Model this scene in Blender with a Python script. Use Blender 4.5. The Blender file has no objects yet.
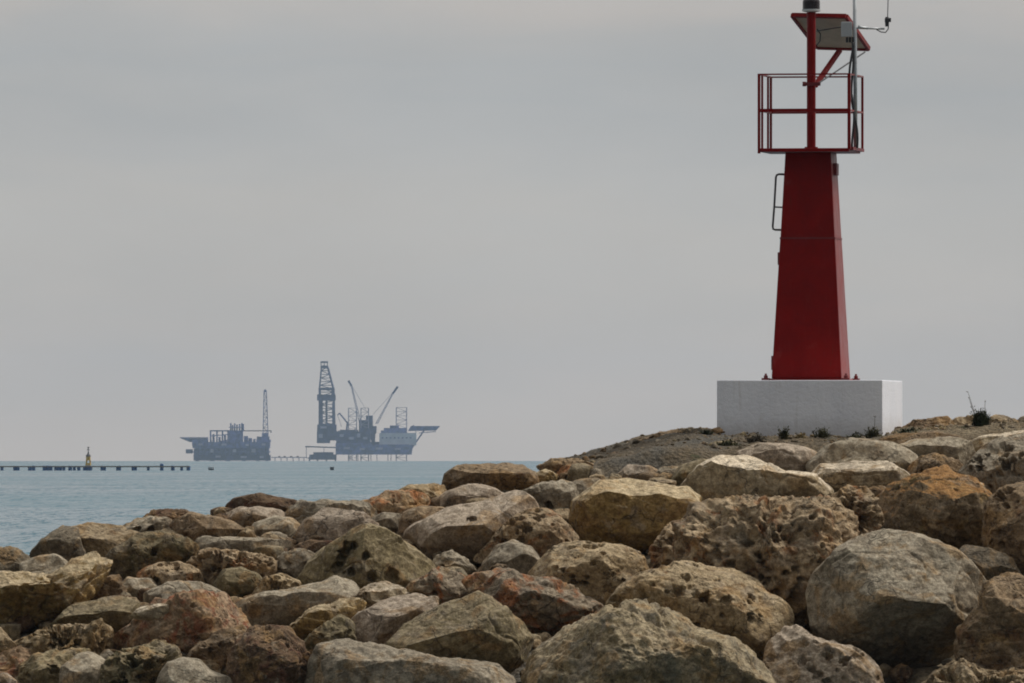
import bpy, math, random
import numpy as np
from mathutils import Vector, Matrix

# ------------------------------------------------------------------ camera, sky, sun, exposure
SC = bpy.context.scene
COL = SC.collection
F = 11667.0                 # focal length in pixels of a 1024 px wide frame
CAM_Z = 5.0
PYH = 446.4                # pixel row of eye level
R_EARTH = 6.37e6
cam = bpy.data.cameras.new('camera')
cam.sensor_fit = 'HORIZONTAL'
cam.sensor_width = 36.0
cam.lens = 36.0 * F / 1024.0
cam.shift_y = (PYH - 341.5) / 1024.0
cam.clip_start = 0.5
cam.clip_end = 40000.0
cam_o = bpy.data.objects.new('camera', cam)
cam_o.location = (0, 0, CAM_Z)
cam_o.rotation_euler = (math.radians(90), 0, 0)
COL.objects.link(cam_o)
SC.camera = cam_o

SUN_DIR = Vector((0.58, 0.24, 0.84)).normalized()      # towards the sun, behind thin cloud on the right
sun = bpy.data.lights.new('sun', 'SUN')
sun.energy = 2.0
sun.angle = math.radians(15)
sun.color = (1.0, 0.95, 0.88)
sun_o = bpy.data.objects.new('sun', sun)
sun_o.rotation_euler = SUN_DIR.to_track_quat('Z', 'Y').to_euler()
sun_o.location = (30, 20, 40)
COL.objects.link(sun_o)

world = bpy.data.worlds.new('World')
SC.world = world
world.use_nodes = True
wt = world.node_tree
wt.nodes.clear()
def wn(t, **kw):
    n = wt.nodes.new(t)
    for k, v in kw.items():
        setattr(n, k, v)
    return n
w_out = wn('ShaderNodeOutputWorld')
w_bg = wn('ShaderNodeBackground')
w_bg.inputs['Strength'].default_value = 0.1
sky = wn('ShaderNodeTexSky', sky_type='NISHITA')
sky.sun_disc = False
sky.sun_elevation = math.asin(SUN_DIR.z)
sky.sun_rotation = math.atan2(SUN_DIR.x, SUN_DIR.y)
sky.dust_density = 3.0
tc = wn('ShaderNodeTexCoord')
sep = wn('ShaderNodeSeparateXYZ')
wt.links.new(tc.outputs['Generated'], sep.inputs[0])
# overcast deck: grey, a little brighter overhead, with long faint cloud bands
ramp = wn('ShaderNodeValToRGB')
cr = ramp.color_ramp
stops = [(0.0, (0.470, 0.416, 0.368)), (0.006, (0.450, 0.408, 0.368)), (0.014, (0.414, 0.394, 0.368)), (0.021, (0.398, 0.388, 0.370)), (0.0265, (0.370, 0.370, 0.364)),
         (0.031, (0.342, 0.350, 0.352)), (0.0345, (0.352, 0.355, 0.353)), (0.038, (0.402, 0.381, 0.362)), (0.06, (0.41, 0.40, 0.39)), (0.3, (0.46, 0.455, 0.45)), (1.0, (0.62, 0.61, 0.60))]
cr.elements[0].position, cr.elements[0].color = stops[0][0], (*stops[0][1], 1)
cr.elements[1].position, cr.elements[1].color = stops[-1][0], (*stops[-1][1], 1)
for p, c in stops[1:-1]:
    e = cr.elements.new(p)
    e.color = (*c, 1)
mp = wn('ShaderNodeMapping')
mp.inputs['Scale'].default_value = (14.0, 14.0, 70.0)
mp.inputs['Location'].default_value = (0.3, 1.7, 0.4)
wt.links.new(tc.outputs['Generated'], mp.inputs[0])
cn = wn('ShaderNodeTexNoise')
cn.inputs['Scale'].default_value = 2.2
cn.inputs['Detail'].default_value = 4.0
cn.inputs['Distortion'].default_value = 0.4
wt.links.new(mp.outputs[0], cn.inputs['Vector'])
# the noise bends the bands up and down
ma = wn('ShaderNodeMath', operation='MULTIPLY_ADD')
ma.inputs[1].default_value = 0.017
wt.links.new(cn.outputs[0], ma.inputs[0])
ms = wn('ShaderNodeMath', operation='SUBTRACT')
ms.inputs[1].default_value = 0.0085
wt.links.new(sep.outputs['Z'], ms.inputs[0])
wt.links.new(ms.outputs[0], ma.inputs[2])
mx = wn('ShaderNodeMath', operation='MAXIMUM')
mx.inputs[1].default_value = 0.0
wt.links.new(ma.outputs[0], mx.inputs[0])
wt.links.new(mx.outputs[0], ramp.inputs[0])
sc10 = wn('ShaderNodeVectorMath', operation='SCALE')
sc10.inputs['Scale'].default_value = 10.0
# soft uneven patches in the cloud
mp_b = wn('ShaderNodeMapping')
mp_b.inputs['Scale'].default_value = (20.0, 20.0, 55.0)
mp_b.inputs['Location'].default_value = (3.1, 0.4, 1.2)
wt.links.new(tc.outputs['Generated'], mp_b.inputs[0])
cn_b = wn('ShaderNodeTexNoise')
cn_b.inputs['Scale'].default_value = 1.0
cn_b.inputs['Detail'].default_value = 5.0
cn_b.inputs['Roughness'].default_value = 0.5
wt.links.new(mp_b.outputs[0], cn_b.inputs['Vector'])
pr = wn('ShaderNodeMapRange', interpolation_type='SMOOTHSTEP')
for i_, v_ in enumerate((0.3, 0.7, 0.955, 1.045)): pr.inputs[i_ + 1].default_value = v_
wt.links.new(cn_b.outputs[0], pr.inputs[0])
pv = wn('ShaderNodeVectorMath', operation='SCALE')
wt.links.new(ramp.outputs[0], pv.inputs[0])
wt.links.new(pr.outputs[0], pv.inputs['Scale'])
wt.links.new(pv.outputs[0], sc10.inputs[0])
# unseen sky behind the camera dimmed to darken front faces, brighter towards veiled sun
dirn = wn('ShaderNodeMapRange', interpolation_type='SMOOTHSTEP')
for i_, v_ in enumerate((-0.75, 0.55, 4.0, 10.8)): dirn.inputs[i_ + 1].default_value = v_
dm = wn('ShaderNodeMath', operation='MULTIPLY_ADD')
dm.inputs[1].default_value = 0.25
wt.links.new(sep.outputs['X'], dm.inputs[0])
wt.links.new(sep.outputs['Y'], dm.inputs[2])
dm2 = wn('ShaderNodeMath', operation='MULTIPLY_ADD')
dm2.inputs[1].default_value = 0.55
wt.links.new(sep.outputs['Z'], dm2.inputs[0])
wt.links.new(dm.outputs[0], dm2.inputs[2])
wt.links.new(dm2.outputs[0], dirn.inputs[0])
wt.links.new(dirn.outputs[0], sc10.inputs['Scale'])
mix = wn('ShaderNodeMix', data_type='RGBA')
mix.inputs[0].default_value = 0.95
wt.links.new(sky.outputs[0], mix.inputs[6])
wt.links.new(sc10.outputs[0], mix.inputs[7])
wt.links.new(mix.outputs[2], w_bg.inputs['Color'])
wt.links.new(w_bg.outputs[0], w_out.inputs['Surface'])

SC.view_settings.view_transform = 'Standard'
SC.view_settings.look = 'None'
SC.view_settings.exposure = 0.22
SC.view_settings.gamma = 1.0
SC.view_settings.use_curve_mapping = False
SC.render.engine = 'CYCLES'
SC.cycles.max_bounces = 6
SC.cycles.diffuse_bounces = 3
SC.cycles.volume_bounces = 0
SC.cycles.use_denoising = True
SC.cycles.use_adaptive_sampling = False
SC.cycles.filter_width = 1.9
SC.render.film_transparent = False

# ------------------------------------------------------------------ helpers
def W(px, py, Y):
    """the world point seen at photo position (px, py) when it stands Y metres away"""
    return Vector(((px - 512.0) / F * Y, Y, CAM_Z + (PYH - py) / F * Y))

def tag(o, label=None, cat=None, group=None, kind=None):
    if label: o['label'] = label
    if cat: o['category'] = cat
    if group: o['group'] = group
    if kind: o['kind'] = kind
    return o

WM = {}
def empty(name, loc, rz=0.0):
    o = bpy.data.objects.new(name, None)
    o.empty_display_size = 0.3
    o.location = loc
    o.rotation_euler = (0, 0, rz)
    COL.objects.link(o)
    WM[o.name] = Matrix.Translation(loc) @ Matrix.Rotation(rz, 4, 'Z')
    return o

class MB:
    def __init__(self):
        self.v, self.f = [], []
    def add(self, vs, fs):
        b = len(self.v)
        self.v += [Vector(p) for p in vs]
        self.f += [[b + i for i in f] for f in fs]
        return self
    def box(self, a, b, M=None):
        (x0, y0, z0), (x1, y1, z1) = a, b
        vs = [(x, y, z) for z in (z0, z1) for x, y in ((x0, y0), (x1, y0), (x1, y1), (x0, y1))]
        if M is not None: vs = [M @ Vector(p) for p in vs]
        return self.add(vs, [(3, 2, 1, 0), (4, 5, 6, 7), (0, 1, 5, 4), (1, 2, 6, 5), (2, 3, 7, 6), (3, 0, 4, 7)])
    def frustum(self, bot, top):
        n = len(bot)
        return self.add(list(bot) + list(top), [list(range(n))[::-1], list(range(n, 2 * n))] + [(i, (i + 1) % n, n + (i + 1) % n, n + i) for i in range(n)])
    def bar(self, p, q, w, h=None, up=(0, 0, 1)):
        p, q = Vector(p), Vector(q)
        h = h or w
        d = (q - p).normalized()
        u = Vector(up)
        if abs(d.dot(u)) > 0.98: u = Vector((0, 1, 0))
        s = d.cross(u).normalized() * (w / 2)
        t = s.cross(d).normalized() * (h / 2)
        return self.frustum([p - s - t, p + s - t, p + s + t, p - s + t], [q - s - t, q + s - t, q + s + t, q - s + t])
    def tube(self, pts, r, n=8):
        pts = [Vector(p) for p in pts]
        rs = r if isinstance(r, (list, tuple)) else [r] * len(pts)
        b = len(self.v)
        prev = None
        for i, p in enumerate(pts):
            d = (pts[min(i + 1, len(pts) - 1)] - pts[max(i - 1, 0)]).normalized()
            if prev is None:
                prev = d.orthogonal().normalized()
            prev = (prev - d * prev.dot(d)).normalized()
            c = d.cross(prev)
            for k in range(n):
                a = 2 * math.pi * k / n
                self.v.append(p + (prev * math.cos(a) + c * math.sin(a)) * rs[i])
        for i in range(len(pts) - 1):
            for k in range(n):
                k2 = (k + 1) % n
                self.f.append([b + i * n + k, b + i * n + k2, b + (i + 1) * n + k2, b + (i + 1) * n + k])
        self.f.append([b + k for k in range(n)][::-1])
        self.f.append([b + (len(pts) - 1) * n + k for k in range(n)])
        return self
    def lathe(self, prof, c=(0, 0, 0), n=24):
        c = Vector(c)
        b = len(self.v)
        for r, z in prof:
            for k in range(n):
                a = 2 * math.pi * k / n
                self.v.append(c + Vector((r * math.cos(a), r * math.sin(a), z)))
        for i in range(len(prof) - 1):
            for k in range(n):
                k2 = (k + 1) % n
                self.f.append([b + i * n + k, b + i * n + k2, b + (i + 1) * n + k2, b + (i + 1) * n + k])
        self.f.append([b + k for k in range(n)][::-1])
        self.f.append([b + (len(prof) - 1) * n + k for k in range(n)])
        return self
    def build(self, name, mat, parent=None, M=None, smooth=False, bevel=0.0):
        me = bpy.data.meshes.new(name)
        T = M if M is not None else Matrix.Identity(4)
        inv = WM[parent.name].inverted() if parent is not None else Matrix.Identity(4)
        T = inv @ T
        me.from_pydata([T @ p for p in self.v], [], self.f)
        me.validate()
        if smooth:
            me.polygons.foreach_set('use_smooth', [True] * len(me.polygons))
        me.materials.append(mat)
        o = bpy.data.objects.new(name, me)
        COL.objects.link(o)
        if parent is not None:
            o.parent = parent
            WM[o.name] = WM[parent.name]
        else:
            WM[o.name] = Matrix.Identity(4)
        if bevel:
            b = o.modifiers.new('bevel', 'BEVEL')
            b.width = bevel
            b.segments = 2
            b.limit_method = 'ANGLE'
        return o

# ------------------------------------------------------------------ materials
def newmat(name):
    m = bpy.data.materials.new(name)
    m.use_nodes = True
    nt = m.node_tree
    return m, nt, nt.nodes['Principled BSDF']

def N(nt, t, **kw):
    n = nt.nodes.new(t)
    for k, v in kw.items():
        if k in n.inputs.keys() if hasattr(n.inputs, 'keys') else False:
            n.inputs[k].default_value = v
        else:
            setattr(n, k, v)
    return n

def noise(nt, vec, scale, detail=5.0, rough=0.55, dist=0.0):
    n = nt.nodes.new('ShaderNodeTexNoise')
    n.inputs['Scale'].default_value = scale
    n.inputs['Detail'].default_value = detail
    n.inputs['Roughness'].default_value = rough
    n.inputs['Distortion'].default_value = dist
    if vec is not None: nt.links.new(vec, n.inputs['Vector'])
    return n.outputs[0]

def maprange(nt, v, a, b, c=0.0, d=1.0, smooth=True):
    n = nt.nodes.new('ShaderNodeMapRange')
    n.interpolation_type = 'SMOOTHSTEP' if smooth else 'LINEAR'
    nt.links.new(v, n.inputs[0])
    for i, x in enumerate((a, b, c, d)): n.inputs[i + 1].default_value = x
    return n.outputs[0]

def mixc(nt, f, a, b, blend='MIX'):
    n = nt.nodes.new('ShaderNodeMix')
    n.data_type = 'RGBA'
    n.blend_type = blend
    for s, x in ((0, f), (6, a), (7, b)):
        if hasattr(x, 'is_output'): nt.links.new(x, n.inputs[s])
        elif s == 0: n.inputs[0].default_value = x
        else: n.inputs[s].default_value = (*x, 1) if len(x) == 3 else x
    return n.outputs[2]

def math_(nt, op, a, b=None, c=None):
    n = nt.nodes.new('ShaderNodeMath')
    n.operation = op
    for i, x in enumerate((a, b, c)):
        if x is None: continue
        if hasattr(x, 'is_output'): nt.links.new(x, n.inputs[i])
        else: n.inputs[i].default_value = x
    return n.outputs[0]

def objcoord(nt, rnd=True):
    t = nt.nodes.new('ShaderNodeTexCoord')
    if not rnd: return t.outputs['Object']
    oi = nt.nodes.new('ShaderNodeObjectInfo')
    s = nt.nodes.new('ShaderNodeVectorMath')
    s.operation = 'SCALE'
    s.inputs[0].default_value = (37.0, 91.0, 53.0)
    nt.links.new(oi.outputs['Random'], s.inputs['Scale'])
    a = nt.nodes.new('ShaderNodeVectorMath')
    a.operation = 'ADD'
    nt.links.new(t.outputs['Object'], a.inputs[0])
    nt.links.new(s.outputs[0], a.inputs[1])
    return a.outputs[0]

def bump(nt, bsdf, h, dist, strength=1.0):
    b = nt.nodes.new('ShaderNodeBump')
    b.inputs['Distance'].default_value = dist
    b.inputs['Strength'].default_value = strength
    nt.links.new(h, b.inputs['Height'])
    nt.links.new(b.outputs[0], bsdf.inputs['Normal'])

def rock_mat(name, a, b, stain, stain_amt=0.35, top=None, top_amt=0.5, pits=0.5):
    m, nt, bs = newmat(name)
    vec = objcoord(nt)
    n1 = noise(nt, vec, 1.6, 5, 0.6, 0.6)
    c = mixc(nt, maprange(nt, n1, 0.36, 0.64), a, b)
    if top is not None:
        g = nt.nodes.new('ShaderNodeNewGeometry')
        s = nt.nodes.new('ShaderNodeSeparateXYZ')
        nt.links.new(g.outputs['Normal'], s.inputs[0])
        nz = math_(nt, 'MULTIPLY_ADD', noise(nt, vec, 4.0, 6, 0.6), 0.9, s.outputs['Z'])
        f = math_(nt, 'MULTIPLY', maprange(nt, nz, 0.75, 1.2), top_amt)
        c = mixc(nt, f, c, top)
    n2 = noise(nt, vec, 2.4, 8, 0.62, 1.2)
    lo = 0.68 - 0.35 * stain_amt
    c = mixc(nt, math_(nt, 'MULTIPLY', maprange(nt, n2, lo, lo + 0.14), 0.85), c, stain)
    # every stone of this quarry carries some of the others' colours
    c = mixc(nt, math_(nt, 'MULTIPLY', maprange(nt, noise(nt, vec, 1.9, 6, 0.6, 0.9), 0.52, 0.62), 0.55), c, (.33, .22, .10))
    o2 = nt.nodes.new('ShaderNodeVectorMath'); o2.operation = 'ADD'; o2.inputs[1].default_value = (19.3, 4.7, 8.1)
    nt.links.new(vec, o2.inputs[0])
    c = mixc(nt, math_(nt, 'MULTIPLY', maprange(nt, noise(nt, o2.outputs[0], 2.2, 6, 0.6, 0.9), 0.54, 0.66), 0.5), c, (.27, .25, .22))
    c = mixc(nt, math_(nt, 'MULTIPLY', maprange(nt, noise(nt, o2.outputs[0], 9.0, 8, 0.7, 0.5), 0.58, 0.68), 0.6), c, (.52, .475, .385))
    # grain, lichen and dirt freckles
    n3 = noise(nt, vec, 11.0, 9, 0.68, 0.3)
    c = mixc(nt, 1.0, c, mixc(nt, maprange(nt, n3, 0.32, 0.68), (0.54, 0.51, 0.47), (1.33, 1.33, 1.32)), 'MULTIPLY')
    n5 = noise(nt, vec, 42.0, 4, 0.7)
    c = mixc(nt, 1.0, c, mixc(nt, maprange(nt, n5, 0.3, 0.7), (0.72, 0.72, 0.72), (1.22, 1.22, 1.22)), 'MULTIPLY')
    n4 = noise(nt, vec, 5.5, 6, 0.6, 0.8)
    c = mixc(nt, math_(nt, 'MULTIPLY', maprange(nt, n4, 0.60, 0.72), 0.55), c, (0.09, 0.075, 0.055))
    oi = nt.nodes.new('ShaderNodeObjectInfo')
    c = mixc(nt, 1.0, c, mixc(nt, oi.outputs['Random'], (0.84, 0.83, 0.82), (1.1, 1.09, 1.06)), 'MULTIPLY')
    c = mixc(nt, 1.0, c, (1.0, .915, .815), 'MULTIPLY')
    vo = nt.nodes.new('ShaderNodeTexVoronoi')
    vo.inputs['Scale'].default_value = 13.0
    vo.inputs['Randomness'].default_value = 1.0
    wob = nt.nodes.new('ShaderNodeVectorMath'); wob.operation = 'MULTIPLY_ADD'
    nn = nt.nodes.new('ShaderNodeTexNoise'); nn.inputs['Scale'].default_value = 9.0
    nt.links.new(vec, nn.inputs['Vector'])
    nt.links.new(nn.outputs['Color'], wob.inputs[0]); wob.inputs[1].default_value = (0.12, 0.12, 0.12)
    nt.links.new(vec, wob.inputs[2])
    nt.links.new(wob.outputs[0], vo.inputs['Vector'])
    pm = math_(nt, 'MULTIPLY', maprange(nt, vo.outputs['Distance'], 0.12, 0.40, 1.0, 0.0), maprange(nt, noise(nt, vec, 3.0, 3), 0.56 - 0.12 * pits, 0.66 - 0.12 * pits))
    pm = math_(nt, 'MULTIPLY', pm, pits)
    ve = nt.nodes.new('ShaderNodeTexVoronoi'); ve.feature = 'DISTANCE_TO_EDGE'
    ve.inputs['Scale'].default_value = 2.3
    wv = nt.nodes.new('ShaderNodeVectorMath'); wv.operation = 'MULTIPLY_ADD'
    nw = nt.nodes.new('ShaderNodeTexNoise'); nw.inputs['Scale'].default_value = 3.0; nw.inputs['Detail'].default_value = 6
    nt.links.new(vec, nw.inputs['Vector'])
    nt.links.new(nw.outputs['Color'], wv.inputs[0]); wv.inputs[1].default_value = (.5, .5, .5)
    nt.links.new(vec, wv.inputs[2]); nt.links.new(wv.outputs[0], ve.inputs['Vector'])
    ck = math_(nt, 'MULTIPLY', maprange(nt, ve.outputs['Distance'], 0.0, 0.028, 1.0, 0.0), maprange(nt, noise(nt, vec, 1.3, 3), .50, .60))
    c = mixc(nt, math_(nt, 'MULTIPLY', ck, .5), c, (.05, .04, .03))
    c = mixc(nt, math_(nt, 'MULTIPLY', pm, 0.45), c, (0.07, 0.05, 0.035))
    nt.links.new(c, bs.inputs['Base Color'])
    bs.inputs['Roughness'].default_value = 0.92
    bs.inputs['Specular IOR Level'].default_value = 0.25
    h = math_(nt, 'ADD', math_(nt, 'MULTIPLY', noise(nt, vec, 8.0, 10, 0.68, 0.4), 1.0), math_(nt, 'MULTIPLY', noise(nt, vec, 38.0, 6, 0.7), 0.35))
    h = math_(nt, 'SUBTRACT', h, math_(nt, 'ADD', math_(nt, 'MULTIPLY', pm, 1.1), math_(nt, 'MULTIPLY', ck, .6)))
    bump(nt, bs, h, 0.05, 0.9)
    return m

RM = {
 'grey':   rock_mat('grey_limestone', (.235, .212, .17), (.34, .315, .26), (.24, .185, .115), .3, (.44, .425, .37), .6, .06),
 'dgrey':  rock_mat('dark_grey_limestone', (.125, .112, .085), (.20, .182, .145), (.13, .095, .06), .3, (.25, .23, .19), .5, .06),
 'olive':  rock_mat('olive_limestone', (.185, .16, .095), (.27, .24, .155), (.15, .125, .06), .35, (.36, .325, .235), .65, .06),
 'tan':    rock_mat('tan_limestone', (.27, .21, .125), (.37, .30, .195), (.23, .15, .075), .35, (.48, .42, .31), .6, .6),
 'ochre':  rock_mat('ochre_limestone', (.27, .19, .075), (.36, .27, .13), (.20, .12, .04), .35, (.55, .49, .36), .9, .4),
 'brown':  rock_mat('brown_limestone', (.17, .122, .075), (.27, .205, .135), (.15, .08, .04), .4, (.35, .29, .21), .5, .8),
 'dbrown': rock_mat('dark_brown_limestone', (.105, .07, .046), (.18, .125, .083), (.10, .045, .03), .45, (.24, .18, .12), .4, .8),
 'rust':   rock_mat('rust_stained_limestone', (.30, .23, .15), (.38, .315, .23), (.36, .15, .055), .62, (.42, .30, .19), .4, .4),
 'greyrust': rock_mat('orange_patched_limestone', (.22, .19, .145), (.34, .30, .24), (.36, .14, .05), .56, (.42, .385, .32), .5, .5),
 'rusttop': rock_mat('orange_topped_limestone', (.19, .15, .095), (.29, .245, .18), (.15, .12, .05), .4, (.36, .20, .07), .8, .5),
 'red':    rock_mat('reddish_limestone', (.25, .18, .115), (.36, .28, .205), (.235, .085, .045), .60, (.40, .31, .225), .4, .7),
 'cream':  rock_mat('cream_limestone', (.36, .30, .20), (.46, .41, .31), (.30, .22, .12), .35, (.72, .68, .59), .95, .06),
 'pink':   rock_mat('pinkish_grey_limestone', (.31, .26, .21), (.40, .355, .305), (.26, .19, .125), .32, (.50, .46, .41), .7, .06),
 'moss':   rock_mat('mossy_limestone', (.15, .13, .075), (.26, .23, .15), (.10, .10, .05), .42, (.33, .30, .21), .5, .6),
 'honey':  rock_mat('honeycombed_limestone', (.25, .185, .115), (.40, .33, .235), (.24, .105, .035), .45, (.50, .43, .32), .5, .8),
 'mottle': rock_mat('lichen_mottled_limestone', (.22, .18, .105), (.33, .29, .205), (.22, .21, .17), .5, (.46, .42, .32), .6, .5),
}

def plain(name, col, rough=0.6, var=0.15, scale=3.0, spec=0.5, metal=0.0, bumpd=0.0):
    m, nt, bs = newmat(name)
    vec = objcoord(nt, False)
    n = noise(nt, vec, scale, 7, 0.65, 0.3)
    c = mixc(nt, maprange(nt, n, 0.3, 0.7), tuple(x * (1 - var) for x in col), tuple(min(1, x * (1 + var)) for x in col))
    nt.links.new(c, bs.inputs['Base Color'])
    bs.inputs['Roughness'].default_value = rough
    bs.inputs['Metallic'].default_value = metal
    bs.inputs['Specular IOR Level'].default_value = spec
    if bumpd: bump(nt, bs, noise(nt, vec, scale * 8, 6, 0.6), bumpd)
    return m

def red_paint():
    m, nt, bs = newmat('weathered_red_paint')
    vec = objcoord(nt, False)
    n = noise(nt, vec, 2.0, 7, 0.65, 0.6)
    c = mixc(nt, maprange(nt, n, 0.3, 0.7), (.172, .0035, .003), (.228, .005, .004))
    mp = nt.nodes.new('ShaderNodeMapping')
    mp.inputs['Scale'].default_value = (14, 14, 1.2)
    nt.links.new(vec, mp.inputs[0])
    st = noise(nt, mp.outputs[0], 1.5, 5, 0.6)
    c = mixc(nt, math_(nt, 'MULTIPLY', maprange(nt, st, 0.55, 0.75), 0.35), c, (.22, .02, .018))
    n2 = noise(nt, vec, 22, 6, 0.7)
    c = mixc(nt, math_(nt, 'MULTIPLY', maprange(nt, n2, 0.60, 0.70), 0.45), c, (.075, .012, .010))
    mp2 = nt.nodes.new('ShaderNodeMapping'); mp2.inputs['Scale'].default_value = (30, 30, 1.6)
    nt.links.new(vec, mp2.inputs[0])
    ru = math_(nt, 'MULTIPLY', maprange(nt, noise(nt, mp2.outputs[0], 1.0, 4, .6), .60, .70), maprange(nt, noise(nt, vec, 1.3, 4), .48, .62))
    c = mixc(nt, math_(nt, 'MULTIPLY', ru, 0.5), c, (.085, .032, .016))
    fade = noise(nt, vec, 3.2, 6, .65, .5)
    c = mixc(nt, math_(nt, 'MULTIPLY', maprange(nt, fade, .58, .72), 0.35), c, (.27, .045, .04))
    nt.links.new(c, bs.inputs['Base Color'])
    nt.links.new(maprange(nt, n, 0.3, 0.7, 0.34, 0.5), bs.inputs['Roughness'])
    bs.inputs['Specular IOR Level'].default_value = 0.12
    bs.inputs['Sheen Weight'].default_value = 0.28        # chalky, sun-bleached paint
    bs.inputs['Sheen Roughness'].default_value = 0.35
    bs.inputs['Sheen Tint'].default_value = (1.0, .75, .72, 1)
    bump(nt, bs, noise(nt, vec, 5, 6, .6), 0.012)
    return m
M_RED = red_paint()
M_REDD = plain('dark_red_paint', (.16, .008, .009), 0.5, .2)
M_GALV = plain('galvanised_steel', (.42, .44, .45), 0.45, .15, 12, .5, 0.6)
M_STEEL = plain('dull_grey_steel', (.13, .13, .135), 0.5, .2, 12, .5, 0.3)
M_CABLE = plain('black_cable', (.025, .025, .028), 0.55, .2)
M_BOX = plain('pale_grey_plastic', (.40, .41, .42), 0.5, .08)
M_PANEL = plain('solar_panel_backing', (.46, .42, .34), 0.6, .12, 6)
M_LENS = plain('dark_lantern_glass', (.02, .012, .014), 0.15, .3, 6)
M_FLANGE = plain('pale_metal_flange', (.55, .55, .54), 0.45, .1)

def white_block():
    m, nt, bs = newmat('white_painted_concrete')
    vec = objcoord(nt, False)
    n = noise(nt, vec, 1.5, 8, 0.65, 0.4)
    c = mixc(nt, maprange(nt, n, 0.3, 0.7), (.80, .82, .88), (.87, .89, .94))
    mp = nt.nodes.new('ShaderNodeMapping')
    mp.inputs['Scale'].default_value = (9, 9, .7)
    nt.links.new(vec, mp.inputs[0])
    st = noise(nt, mp.outputs[0], 1.3, 6, 0.65)
    c = mixc(nt, math_(nt, 'MULTIPLY', maprange(nt, st, 0.56, 0.74), 0.35), c, (.58, .57, .55))
    s = nt.nodes.new('ShaderNodeSeparateXYZ')
    nt.links.new(vec, s.inputs[0])
    mp3 = nt.nodes.new('ShaderNodeMapping'); mp3.inputs['Scale'].default_value = (5.5, 5.5, .25)
    nt.links.new(vec, mp3.inputs[0])
    dr_ = math_(nt, 'MULTIPLY', maprange(nt, noise(nt, mp3.outputs[0], 1.0, 5, .65, .2), .58, .70), maprange(nt, math_(nt, 'MULTIPLY_ADD', noise(nt, vec, 6, 4), .5, s.outputs['Z']), 1.0, 1.75))
    c = mixc(nt, math_(nt, 'MULTIPLY', dr_, .28), c, (.42, .36, .29))
    c = mixc(nt, math_(nt, 'MULTIPLY', maprange(nt, noise(nt, vec, 13, 7, .7), .62, .70), .18), c, (.48, .47, .45))
    lowdirt = maprange(nt, math_(nt, 'MULTIPLY_ADD', noise(nt, vec, 5, 6, .6), 0.35, s.outputs['Z']), 0.85, 1.25, 1.0, 0.0)
    c = mixc(nt, math_(nt, 'MULTIPLY', lowdirt, 0.35), c, (.36, .31, .24))
    nt.links.new(c, bs.inputs['Base Color'])
    bs.inputs['Roughness'].default_value = 0.85
    bump(nt, bs, noise(nt, vec, 14, 8, .7), 0.02)
    return m
M_BLOCK = white_block()

def ground_mat():
    m, nt, bs = newmat('gravel_and_earth')
    vec = objcoord(nt, False)
    n = noise(nt, vec, 0.9, 7, 0.65, 0.5)
    c = mixc(nt, maprange(nt, n, 0.4, 0.62), (.17, .16, .135), (.20, .155, .095))
    sx_ = nt.nodes.new('ShaderNodeSeparateXYZ'); nt.links.new(vec, sx_.inputs[0])
    ea = maprange(nt, math_(nt, 'MULTIPLY_ADD', noise(nt, vec, 1.5, 5), 1.5, sx_.outputs['X']), 5.6, 6.6)
    c = mixc(nt, ea, c, mixc(nt, maprange(nt, noise(nt, vec, 3, 6), .35, .65), (.20, .15, .085), (.32, .26, .165)))
    g = noise(nt, vec, 18, 8, 0.75)
    c = mixc(nt, 1.0, c, mixc(nt, maprange(nt, g, 0.3, 0.7), (.4, .4, .4), (1.55, 1.5, 1.45)), 'MULTIPLY')
    vo = nt.nodes.new('ShaderNodeTexVoronoi')
    vo.inputs['Scale'].default_value = 16
    nt.links.new(vec, vo.inputs['Vector'])
    c = mixc(nt, 0.12, c, mixc(nt, vo.outputs['Color'], (.1, .09, .075), (.36, .33, .28)))
    gr = noise(nt, vec, 1.4, 6, 0.7, 0.6)
    c = mixc(nt, math_(nt, 'MULTIPLY', maprange(nt, gr, 0.60, 0.68), 0.7), c, (.06, .07, .03))
    nt.links.new(c, bs.inputs['Base Color'])
    bs.inputs['Roughness'].default_value = 0.95
    bs.inputs['Specular IOR Level'].default_value = 0.2
    h = math_(nt, 'SUBTRACT', math_(nt, 'MULTIPLY', g, 1.0), math_(nt, 'MULTIPLY', vo.outputs['Distance'], 0.9))
    bump(nt, bs, h, 0.09)
    return m

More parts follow.
